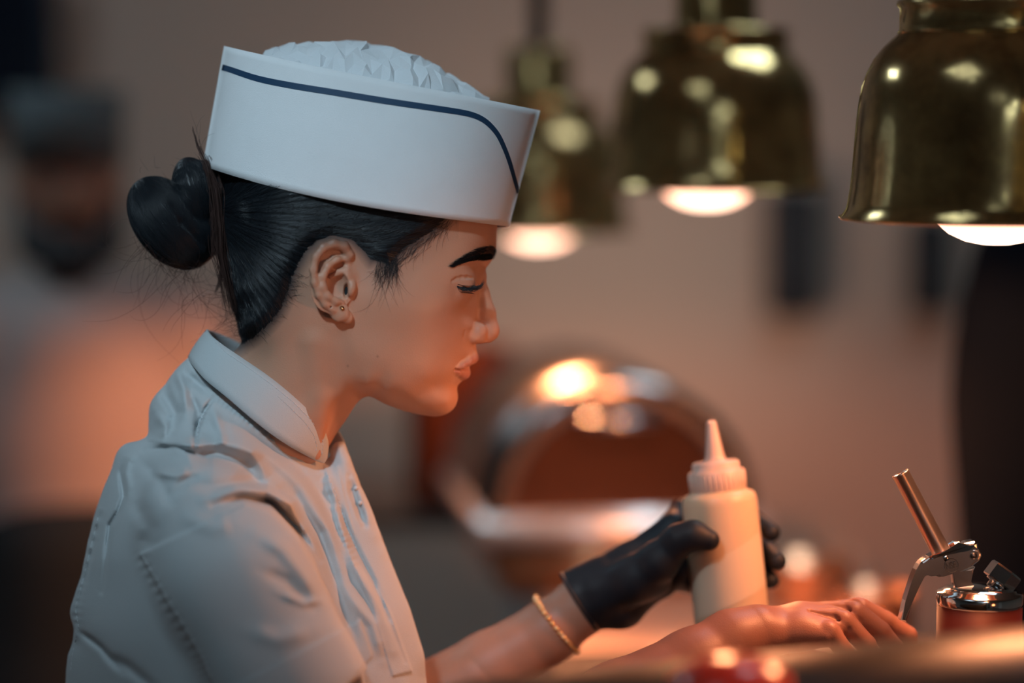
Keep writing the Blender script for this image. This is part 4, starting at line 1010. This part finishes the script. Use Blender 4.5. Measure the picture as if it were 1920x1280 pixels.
for s_ in (-1, 1):
    bm = bmesh.new(); add_ball(bm, (0, 0, 0), 25.4*S, 32)
    me = bpy.data.meshes.new('eye'); bm.to_mesh(me); bm.free()
    o = bpy.data.objects.new('eye', me); C.objects.link(o); me.materials.append(eyeball_mat()); me.polygons.foreach_set('use_smooth', [True]*len(me.polygons))
    E = Q(860.5, 537, -70); o.location = Wv(E[0], E[1], E[2] if s_ < 0 else -E[2]); o.rotation_euler = (0, math.radians(38), 0)
    o.parent = person; o.matrix_parent_inverse = world_mat(person).inverted()
# ---- ear stud
bm = bmesh.new(); q = ray(head_bvh, 641, 578, 2.0); add_ball(bm, to_world(q[:]), 3.1*S, 16)
add_lathe(bm, to_world(q[:]), [(0, .0012), (.0017, .0010), (.0019, .0002), (.0017, -.0004)], 16, axis=FW)
from_bm('ear_stud', bm, mat('gold', (.9, .62, .32), .2, 1.), person)['label'] = 'small gold ball ear stud'
# ------------------------------------------------------------------ jacket
CLOTH = mat('white_cotton', (.50, .54, .56), .82, spec=.25, bump=.35, bscale=1600, sheen=.15)
THREAD = mat('thread', (.62, .65, .67), .8, spec=.2)
SH_BACK = [(118, 1420, 110), (120, 1340, 110), (124, 1255, 100), (127, 1228, 70), (134, 1205, 60), (139, 1180, 80), (132, 1160, 60), (131, 1146, 60), (138, 1120, 90), (152, 1078, 120), (164, 1018, 130), (178, 961, 140), (194, 915, 140), (208, 882, 130), (218, 850, 100), (237, 831, 90),
           (262, 825, 110), (276, 815, 100), (279, 785, 90), (280, 762, 90), (292, 740, 85), (309, 722, 70), (318, 708, 70), (332, 690, 80), (350, 674, 80)]
SH_TOP = [(362, 664, 85), (400, 672, 100), (450, 700, 110), (500, 740, 110), (550, 790, 90), (590, 840, 60), (612, 862, 30)]
SH_FRONT = [(622, 838, 25), (636, 828, 30), (651, 846, 45), (664, 880, 60), (676, 912, 75), (694, 951, 90), (712, 1000, 105), (731, 1051, 115), (750, 1098, 120), (768, 1142, 120), (783, 1190, 115), (795, 1230, 100), (800, 1290, 120), (800, 1420, 150)]
SH_IN = [(400, 740, 105), (450, 780, 130), (500, 830, 128), (550, 870, 100), (590, 900, 70), (360, 720, 75), (330, 760, 95), (380, 800, 150), (440, 850, 215), (340, 830, 185), (300, 860, 170), (390, 870, 260), (500, 900, 190), (560, 950, 150), (610, 960, 88), (640, 960, 62),
         (260, 900, 150), (240, 960, 180), (320, 940, 290), (400, 950, 330), (480, 980, 300), (560, 1040, 225), (620, 1050, 150), (660, 1040, 98), (200, 1050, 150), (250, 1080, 240), (330, 1080, 330), (420, 1100, 340), (520, 1150, 290), (620, 1160, 210), (690, 1130, 140), (730, 1180, 125),
         (180, 1180, 150), (240, 1220, 250), (330, 1240, 320), (450, 1280, 330), (600, 1290, 240), (700, 1280, 190), (760, 1290, 130), (180, 1330, 170), (300, 1400, 310), (500, 1400, 310), (700, 1400, 220)]
cons = outline_constraints(SH_BACK+SH_TOP+SH_FRONT, 18, 9., 20.)+[(x, y, h*h/100) for x, y, h in SH_IN]
TM = TPS(cons, 3., (60, 600), (900, 1460), sm=60.)
FOLDS = [  # polyline, width, height (+ ridge, - valley)
    ([(345, 868), (400, 852), (452, 868), (500, 925)], 23, -10), ([(330, 905), (400, 912), (470, 902), (520, 925)], 12, -5), ([(380, 938), (440, 918), (500, 920), (545, 945), (570, 990)], 8, 9),
    ([(400, 948), (455, 930), (510, 942), (556, 990), (600, 1050)], 6, -10), ([(300, 830), (345, 835), (420, 830), (470, 850), (520, 905)], 13, 8), ([(260, 860), (300, 900), (330, 960)], 12, -4),
    ([(280, 885), (330, 890), (360, 880)], 9, 5), ([(236, 862), (226, 885), (232, 930), (222, 958), (206, 985), (198, 1050), (190, 1110)], 4.5, -5), ([(262, 850), (240, 862), (236, 885), (243, 930)], 8, 4),
    ([(190, 960), (178, 1010), (160, 1080), (146, 1130), (144, 1170)], 4, -3), ([(300, 700), (310, 740), (330, 775), (320, 815)], 10, -8), ([(330, 690), (345, 730), (350, 780)], 8, 6), ([(350, 700), (375, 722), (392, 735)], 8, -7), ([(290, 770), (310, 800), (305, 826)], 8, 5),
    ([(358, 740), (372, 770), (366, 820)], 6, -6), ([(402, 742), (384, 768), (370, 800), (365, 838)], 4, -6), ([(395, 760), (410, 800), (420, 840)], 9, 5), ([(268, 845), (330, 838), (372, 850)], 6, -5),
    ([(410, 790), (440, 820), (500, 850), (560, 905), (610, 990), (640, 1060)], 14, 7), ([(440, 790), (500, 835), (560, 880), (600, 930), (640, 1020), (660, 1090)], 9, -5), ([(520, 860), (570, 900), (610, 960), (650, 1040), (700, 1120), (735, 1220)], 10, 6),
    ([(555, 930), (600, 1000), (625, 1080), (650, 1160), (680, 1240)], 12, -8), ([(600, 900), (640, 960), (668, 1030), (700, 1090), (730, 1160)], 6, -4), ([(620, 900), (652, 990), (690, 1070), (720, 1140), (760, 1240)], 4, -4),
    ([(610, 880), (628, 930), (640, 985), (660, 1040)], 7, 5), ([(655, 893), (663, 925), (676, 960), (684, 984)], 5.5, -22), ([(480, 1000), (530, 1030), (570, 1080), (600, 1130)], 14, 5), ([(490, 1070), (540, 1090), (590, 1140)], 11, -4), ([(520, 1110), (570, 1130), (600, 1125)], 7, 4),
    ([(200, 1230), (240, 1250), (300, 1300)], 10, -5), ([(145, 1180), (190, 1215), (230, 1262)], 6, -5), ([(128, 1150), (140, 1180), (127, 1230)], 8, 3), ([(330, 960), (400, 990), (440, 980)], 16, 4), ([(250, 930), (280, 990), (270, 1040)], 16, -4),
    ([(310, 940), (350, 900), (380, 890)], 8, -4), ([(460, 1180), (520, 1200), (590, 1180)], 16, 4), ([(640, 1100), (700, 1170), (720, 1240)], 10, 5)]
gx = np.arange(60, 901, 3.)[:, None]; gy = np.arange(600, 1461, 3.)[None]
DISP = np.zeros((gx.size, gy.size), np.float32)
for pl, w_, h_ in FOLDS:
    d, t = seg_dist(gx, gy, pl); DISP += (1.75*h_*np.exp(-(d/w_)**2)*np.clip(4*t, .25, 1)*np.clip(4*(1-t), .25, 1)).astype(np.float32)
# raised sleeve panel with a seam edge, and the hem band
pan = [(259, 1038), (300, 1018), (350, 995), (400, 970), (460, 944), (508, 958), (560, 1010), (600, 1080), (640, 1150), (680, 1240), (700, 1500), (500, 1500), (370, 1227), (310, 1128)]
DISP += 4.5*np.clip(sd_poly(gx, gy, pan)/3, 0, 1)
hem = [(430, 1290), (470, 1268), (560, 1222), (640, 1180), (676, 1160), (700, 1230), (640, 1300), (460, 1400)]
DISP += 3.*np.clip(sd_poly(gx, gy, hem)/2.5, 0, 1)
plk = [(606, 868), (636, 870), (648, 930), (668, 1010), (700, 1080), (735, 1150), (775, 1260), (735, 1270), (700, 1150), (660, 1060), (630, 980)]
DISP += 3.5*np.clip(sd_poly(gx, gy, plk)/2.5, 0, 1)
yok = [(300, 690), (356, 669), (405, 735), (384, 768), (368, 800), (362, 842), (320, 838), (277, 826), (270, 770)]
DISP += 2.5*np.clip(sd_poly(gx, gy, yok)/2.5, 0, 1)
for i in range(gx.size): pass
def puck(pl, amp, per, wid):                  # puckers along a seam
    global DISP
    d, t = seg_dist(gx, gy, pl); L = sum(math.dist(a, b) for a, b in zip(pl, pl[1:]))
    DISP += (amp*np.sin(t*L/per*2*math.pi)*np.exp(-(d/wid)**2)).astype(np.float32)
puck([(259, 1038), (310, 1128), (370, 1227), (400, 1290)], 1.0, 17, 10); puck([(384, 768), (366, 838)], 1.6, 11, 9)
puck([(190, 950), (150, 1090), (140, 1170)], 1.2, 19, 9); puck([(605, 880), (640, 990), (670, 1060)], 1.2, 15, 9); puck([(400, 740), (470, 790), (590, 866)], 1.6, 13, 9)
def build_shirt():
    v = Vol((90, 640, -470), (830, 1400, 0), 2.6)
    sl, x, y, z = v.win((-999,)*3, (9999,)*3)
    kk = 1+z/FPX
    qu = (960+(x-960)/kk).astype(np.float32); qv = (640+(y-640)/kk).astype(np.float32)
    qu, qv, _ = np.broadcast_arrays(qu, qv, z)
    g = samp(TM.G, TM.lo, 3., qu, qv)*100; D = samp(TM.D, TM.lo, 3., qu, qv)*100
    v.F[:] = (z*z-g)/np.sqrt(D*D+4*z*z+4)
    v.chain([(385, 975, -240, 112), (450, 1090, -290, 122), (560, 1312, -325, 132)], 46)
    # open end of the sleeve
    a = np.array(Q(560, 1312, -325)); ax_ = np.array([.5, .86, -.08]); ax_ /= np.linalg.norm(ax_)
    def endcut(x, y, z): return -((x-a[0])*ax_[0]+(y-a[1])*ax_[1]+(z-a[2])*ax_[2]-14)+0*x
    # cut only what lies beyond the hem on the arm side
    def cutter(x, y, z):
        s1 = endcut(x, y, z); dx = (x-a[0]-60)*.86-(y-a[1]-100)*.5
        return np.maximum(s1, np.maximum(-z-900, np.maximum(z+205, np.abs(dx)-150)))
    v.op(cutter, (380, 1180, -471), (830, 1400, -190), 3, 's')
    v.F -= samp(DISP, (60, 600), 3., qu, qv)*np.clip((-z-10)/40, 0, 1)
    return v.mesh(mirror=True)
print('shirt...')
sV, sF = build_shirt()
shirt_bvh = bvh_of(sV, sF)
jacket = px_mesh('jacket', sV, sF, CLOTH, person); jacket['label'] = 'white short-sleeved kitchen jacket'
def band(name, top, bot, thick, m, parent, lift=0.):     # a strip of cloth between two body-space curves (pu, pv, w)
    top = resample3(top, 8); n_ = len(top); bot = resample3(bot, 8, n_)
    bm = bmesh.new(); NR = 7; grid = []
    T = np.array([Q(*p) for p in top]); B = np.array([Q(*p) for p in bot])
    cen = (T+B)/2; mid = cen.mean(0)
    for i in range(n_):
        tang = cen[min(i+1, n_-1)]-cen[max(i-1, 0)]; up = B[i]-T[i]; nn = np.cross(tang, up); nn /= np.linalg.norm(nn)+1e-9
        if nn @ (cen[i]-mid) < 0: nn = -nn
        grid.append((T[i], B[i], nn))
    def ring(i):
        t, b, nn = grid[i]; out = []
        for j in range(NR):
            f = j/(NR-1); out.append(t+(b-t)*f+nn*(thick+2.2*math.sin(f*math.pi)))
        for j in range(NR-1, -1, -1):
            f = j/(NR-1); out.append(t+(b-t)*f)
        return [bm.verts.new(to_world(p)) for p in out]
    rings = [ring(i) for i in range(n_)]; L = len(rings[0])
    for A, Bq in zip(rings, rings[1:]):
        for k_ in range(L): bm.faces.new((A[k_], A[(k_+1) % L], Bq[(k_+1) % L], Bq[k_]))
    bm.faces.new(rings[0]); bm.faces.new(rings[-1][::-1])
    return from_bm(name, bm, m, parent)
def resample3(pts, step, n_=None):
    p = np.array(pts, float)
    # smooth Catmull-Rom through the points
    out = []
    for i in range(len(p)-1):
        p0, p1, p2, p3 = p[max(i-1, 0)], p[i], p[i+1], p[min(i+2, len(p)-1)]
        for t in np.linspace(0, 1, 12, endpoint=False):
            out.append(.5*((2*p1)+(-p0+p2)*t+(2*p0-5*p1+4*p2-p3)*t*t+(-p0+3*p1-3*p2+p3)*t**3))
    out.append(p[-1]); out = np.array(out)
    s_ = np.concatenate([[0], np.cumsum(np.linalg.norm(np.diff(out, axis=0), axis=1))]); n_ = n_ or max(4, int(s_[-1]/step))
    u = np.linspace(0, s_[-1], n_); return np.stack([np.interp(u, s_, out[:, k_]) for k_ in range(3)], 1)
ctop = [(391, 620, 0), (400, 632, -48), (425, 652, -84), (460, 676, -108), (505, 707, -122), (548, 742, -118), (585, 778, -97), (606, 806, -72), (613, 830, -54), (611, 852, -42)]
cbot = [(356, 670, 0), (362, 684, -62), (385, 712, -108), (425, 745, -138), (468, 782, -148), (510, 815, -138), (545, 838, -116), (574, 854, -86), (592, 863, -60), (604, 867, -45)]
collar = band('collar', ctop, cbot, 4.5, CLOTH, jacket)
ctop2 = [(391, 620, 0), (402, 624, 48), (430, 636, 84), (465, 655, 104), (510, 690, 116), (555, 732, 112), (590, 770, 94), (614, 794, 72), (632, 810, 50), (642, 828, 30)]
cbot2 = [(356, 670, 0), (362, 676, 62), (385, 690, 108), (430, 712, 138), (470, 745, 146), (520, 780, 134), (565, 815, 108), (604, 840, 80), (634, 860, 55), (646, 872, 32)]
band('collar', ctop2, cbot2, 4.5, CLOTH, jacket)
def rayline(b, pts, lift, step=4):
    out = []
    for p in resample(pts, step):
        q = ray(b, p[0], p[1], lift)
        out.append(q[:] if q is not None else None)
    return out
def stitches(name, b, pts, parent, dash=7, gap=4, rad=.9, lift=.4):
    q = [r for r in rayline(b, pts, lift, 1.5) if r is not None]; bm = bmesh.new(); i = 0; nd = int(dash/1.5); ng = int(gap/1.5)
    while i+nd < len(q):
        add_tube(bm, [to_world(r) for r in q[i:i+nd+1]], rad*S, 5); i += nd+ng
    o = from_bm(name, bm, THREAD, parent); o['kind'] = 'stuff'; return o
cd_ = bpy.data.objects[collar.name].data
cw = np.zeros(len(cd_.vertices)*3); cd_.vertices.foreach_get('co', cw); cw = cw.reshape(-1, 3)
cpx = (cw-ORG) @ (BASIS.T/S**2)+np.array([960, 640, -FPX])
collar_bvh = BVHTree.FromPolygons([tuple(p) for p in cpx.tolist()], [tuple(p.vertices) for p in cd_.polygons])
stitches('collar_stitching', collar_bvh, [(402, 640), (425, 662), (462, 687), (506, 718), (548, 752), (582, 786), (600, 811), (606, 830), (604, 850), (598, 861)], collar, 5, 3, .55)
stitches('collar_stitching', collar_bvh, [(520, 742), (545, 765), (572, 792), (588, 815), (594, 835), (592, 850)], collar, 5, 3, .5)
stitches('seam_stitching', shirt_bvh, [(186, 962), (172, 1020), (156, 1085), (141, 1140), (148, 1175), (136, 1225), (132, 1262)], jacket, 6, 4, .6)
stitches('seam_stitching', shirt_bvh, [(396, 757), (380, 780), (372, 806), (368, 836)], jacket, 5, 3, .55)
stitches('seam_stitching', shirt_bvh, [(268, 1042), (318, 1128), (378, 1225), (398, 1275)], jacket, 8, 5, .6)
stitches('seam_stitching', shirt_bvh, [(612, 885), (632, 930), (650, 990), (668, 1030)], jacket, 5, 4, .6)
# collar hook of cloth inside, two knot buttons on the far placket
for (x, y) in [(668, 915), (676, 942)]:
    q = ray(shirt_bvh, x, y, 1.5)
    if q:
        bm = bmesh.new(); add_ball(bm, to_world(q[:]), 4.2*S, 12); from_bm('button', bm, THREAD, jacket)

# ------------------------------------------------------------------ paper hat
PAPER = mat('hat_paper', (.78, .80, .82), .75, spec=.3, bump=.5, bscale=2500, var=.03, vscale=60)
NAVY = mat('navy_print', (.012, .045, .10), .6, spec=.3)
TIS = mat('tissue_paper', (.62, .65, .68), .7, spec=.3, bump=.3, bscale=900)
def hat_pt(s_, t):                            # s along (back to front), t from top to bottom
    top = np.array([420+(1013-420)*s_, 86+(207-86)*s_+3.5*math.sin(math.pi*s_)*(1-s_)*1.5])
    bot = np.array([380+(955-380)*s_, 310+(425-310)*s_+17*math.sin(math.pi*s_**.8)])
    p = top*(1-t)+bot*t
    W_ = (156+26*t)*max(0, 1-abs(2*s_-1)**2.4)**.60
    return p[0], p[1], W_
def hat_panel(side, name):
    bm = bmesh.new(); NS, NT = 72, 18; fr = []; bk = []
    for lay, th in ((fr, 0.), (bk, -1.1)):
        for i in range(NS+1):
            row = []
            for j in range(NT+1):
                s_ = .5-.5*math.cos(math.pi*i/NS) if False else i/NS
                x, y, w_ = hat_pt(s_, j/NT); w_ = max(w_+th*min(1, 40*s_*(1-s_)), .05)
                w_ += .8*noise.noise(Vector((s_*6, j/NT*3, side)))
                q = Q(x, y, -max(w_, .02)); q = (q[0], q[1], q[2]*side)
                row.append(bm.verts.new(to_world(q)))
            lay.append(row)
    for i in range(NS):
        for j in range(NT):
            bm.faces.new((fr[i][j], fr[i+1][j], fr[i+1][j+1], fr[i][j+1])); bm.faces.new((bk[i][j], bk[i][j+1], bk[i+1][j+1], bk[i+1][j]))
    for i in range(NS):
        bm.faces.new((fr[i][0], bk[i][0], bk[i+1][0], fr[i+1][0])); bm.faces.new((fr[i][NT], fr[i+1][NT], bk[i+1][NT], bk[i][NT]))
    for j in range(NT):
        bm.faces.new((fr[0][j], fr[0][j+1], bk[0][j+1], bk[0][j])); bm.faces.new((fr[NS][j], bk[NS][j], bk[NS][j+1], fr[NS][j+1]))
    return from_bm(name, bm, PAPER, hat)
hq = Q(660, 260, 0)
hat = empty('paper_hat', Wv(*hq)); hat.parent = person; hat.matrix_parent_inverse = world_mat(person).inverted(); hat['label'] = 'white paper hat with navy stripe and crumpled tissue crown'
panel = hat_panel(1, 'side_panel'); hat_panel(-1, 'side_panel')
# navy stripe: a printed band lying on each panel
def inv_hat(x, y):
    s_, t = (x-400)/580, .4
    for _ in range(25):
        f = np.array(hat_pt(s_, t)[:2])-np.array([x, y])
        J = np.array([(np.array(hat_pt(s_+1e-3, t)[:2])-np.array(hat_pt(s_, t)[:2]))/1e-3, (np.array(hat_pt(s_, t+1e-3)[:2])-np.array(hat_pt(s_, t)[:2]))/1e-3]).T
        d = np.linalg.solve(J, f); s_ -= d[0]; t -= d[1]; s_ = min(max(s_, -.02), 1.02); t = min(max(t, -.05), 1.05)
    return min(max(s_, 0), 1), min(max(t, 0), 1)
ST = [(411.5, 125, 11), (430, 130, 11), (482, 147, 11.5), (542, 159.5, 12), (625, 173, 12), (715, 188, 12), (809, 202, 11.5), (862, 210, 11), (888, 216, 10.5), (907, 225, 10), (922, 238, 9.5), (935, 255, 9), (946, 278, 8.5), (955, 302, 8), (964, 332, 7.5), (972.5, 362, 7)]
SP = resample3(ST, 5)
for side in (1, -1):
    bm = bmesh.new(); L, Rr = [], []
    for i, p in enumerate(SP):
        a = SP[max(i-1, 0)]; b = SP[min(i+1, len(SP)-1)]; t = (b-a)[:2]; t /= np.linalg.norm(t); nn = np.array([t[1], -t[0]])*p[2]/2
        row = []
        for f in (-1, -.33, .33, 1):
            x, y = p[0]+nn[0]*f, p[1]+nn[1]*f; s_, tt = inv_hat(x, y); hx_, hy_, w_ = hat_pt(s_, tt)
            w_ += .8*noise.noise(Vector((s_*6, tt*3, side)))+.7
            q = Q(hx_, hy_, -max(w_, .3)); row.append(bm.verts.new(to_world((q[0], q[1], q[2]*side))))
        L.append(row)
    for A, B in zip(L, L[1:]):
        for k_ in range(3): bm.faces.new((A[k_], A[k_+1], B[k_+1], B[k_]))
    from_bm('stripe', bm, NAVY, hat)
# a faint crease line along the panel
# tissue crown
bm = bmesh.new(); NS, NT = 90, 60; rows = []
crown = resample3([(486, 112, 0), (498, 93, 0), (530, 83, 0), (560, 80, 0), (600, 77, 0), (655, 72, 0), (700, 80, 0), (745, 92, 0), (785, 106, 0), (815, 120, 0), (850, 143, 0), (885, 163, 0), (918, 182, 0)], 5, NS+1)
rn = random.Random(3); NS2, NT2 = 27, 15
for i in range(NS2+1):
    fi = i/NS2; row = []
    for j in range(NT2+1):
        f = min(max(fi+(rn.uniform(-.4, .4)/NS2 if 0 < i < NS2 else 0), 0), 1); g = -1+2*(j+(rn.uniform(-.42, .42) if 0 < j < NT2 else 0))/NT2
        x, y, _ = crown[int(round(f*NS))]; wmax = 146*max(0, 1-abs(2*f-1)**2.4)**.55+4
        th = g*math.pi*.5; z = wmax*math.sin(th)
        rim = 106+(x-486)*.19+22
        yy = y+(rim-y+6)*(1-math.cos(th))
        cr = rn.uniform(-15, 9)*min(1, 6*f*(1-f)+.2)*(.45+.55*abs(math.sin(th)))
        row.append(bm.verts.new(to_world(Q(x+cr*.3, yy-cr+1.5, z))))
    rows.append(row)
for A, B in zip(rows, rows[1:]):
    for k_ in range(NT2):
        if rn.random() < .5: bm.faces.new((A[k_], B[k_], B[k_+1])); bm.faces.new((A[k_], B[k_+1], A[k_+1]))
        else: bm.faces.new((A[k_], B[k_], A[k_+1])); bm.faces.new((B[k_], B[k_+1], A[k_+1]))
from_bm('tissue_crown', bm, TIS, hat, smooth=False)['label'] = 'crumpled thin tissue crown'
# ------------------------------------------------------------------ black glove on the far hand
def build_glove():
    v = Vol((1030, 920, 40), (1540, 1240, 360), 2.2)
    wr = (1100, 1122, 188)
    MC = [(1262, 990, 222, 31), (1274, 1022, 244, 31), (1272, 1056, 254, 28), (1258, 1086, 252, 24)]
    v.chain([(1086, 1126, 188, 64), (1140, 1108, 190, 62), (1190, 1092, 200, 48)], 16); v.chain([(1130, 1128, 188, 50), (1165, 1134, 190, 44), (1185, 1112, 196, 40), (1240, 1092, 225, 30)], 16)
    for i, (a, b, c, r) in enumerate(MC): v.chain([(1110, 1105+7*i, 186+4*i, 46), (1180, 1058+14*i, 200+7*i, 38), (a, b, c, r)], 22)
    v.chain([(1130, 1108, 160, 44), (1190, 1085, 136, 44), (1236, 1052, 112, 37), (1275, 1012, 92, 29), (1300, 1003, 82, 26), (1330, 1012, 76, 20)], 16)
    v.ell((1216, 1088, 150), (46, 36, 40), 20)
    v.chain([(1262, 988, 222, 29), (1278, 958, 268, 23), (1345, 955, 285, 21), (1412, 975, 262, 20), (1446, 998, 212, 18)], 7)
    v.chain([(1274, 1022, 244, 28), (1300, 1006, 292, 23), (1370, 1008, 300, 22), (1436, 1030, 262, 20), (1458, 1052, 208, 19)], 7)
    v.chain([(1272, 1056, 254, 26), (1300, 1052, 296, 22), (1370, 1056, 300, 21), (1428, 1072, 262, 19), (1445, 1088, 216, 17)], 7)
    v.chain([(1258, 1086, 252, 22), (1300, 1096, 286, 18), (1360, 1100, 288, 17), (1405, 1106, 256, 15), (1424, 1112, 222, 14)], 7)
    # creases in the thin rubber
    sl, x, y, z = v.win((-9999,)*3, (9999,)*3)
    f = 1.1*np.sin(x*.035+y*.06+1.2*np.sin(y*.03+z*.02))*np.sin(y*.045-z*.03+x*.012)
    v.F += (f*np.clip((1300-x)/60, 0, 1)).astype(np.float32)
    # open cuff
    a = np.array(Q(1088, 1126, 188)); d = np.array([-.80, .52, .02]); d /= np.linalg.norm(d)
    def cut(x, y, z): return -((x-a[0])*d[0]+(y-a[1])*d[1]+(z-a[2])*d[2]-2-2.5*np.sin(y*.07))+0*x
    v.op(cut, (1030, 920, 40), (1540, 1240, 360), 2, 's')
    return v.mesh()
gV, gF = build_glove()
GLOVE = mat('black_nitrile', (.008, .013, .020), .55, spec=.32, bump=.25, bscale=90)
glove = px_mesh('glove', gV, gF, GLOVE, person); glove['label'] = 'black rubber glove on the far hand'
bm = bmesh.new(); a = np.array(Q(1088, 1126, 188)); d = np.array([-.80, .52, .02]); d /= np.linalg.norm(d); e1 = np.array([.52, .80, 0]); e1 /= np.linalg.norm(e1); e2 = np.cross(d, e1)
add_tube(bm, [to_world(a+d*2+(e1*math.cos(t)+e2*math.sin(t))*64.5*(1+.03*math.sin(3*t))) for t in [2*math.pi*i/60 for i in range(60)]], 4.2*S, 8, closed=True); from_bm('rolled_cuff', bm, GLOVE, glove)
# ---- gold bracelet: flat links around the far wrist
GOLD = mat('gold', (.9, .62, .32), .2, 1.)
c = np.array(Q(1043, 1170, 196)); d = np.array([.80, -.58, -.02]); d /= np.linalg.norm(d); e1 = np.array([.58, .80, 0]); e2 = np.cross(d, e1)
br = empty('bracelet', Vector(to_world(c))); br.parent = person; br.matrix_parent_inverse = world_mat(person).inverted(); br['label'] = 'thin gold link bracelet'
N_ = 34; lm = None
for i in range(N_):
    t0 = 2*math.pi*i/N_; p = [c+(e1*math.cos(t)+e2*math.sin(t))*(67+1.5*math.sin(2*t))+d*(3*math.cos(t)) for t in (t0, t0+.09, t0+.15)]
    bm = bmesh.new(); add_tube(bm, [to_world(q) for q in p], [4.4*S, 6.2*S, 4.4*S], 8); from_bm('link', bm, GOLD, br)
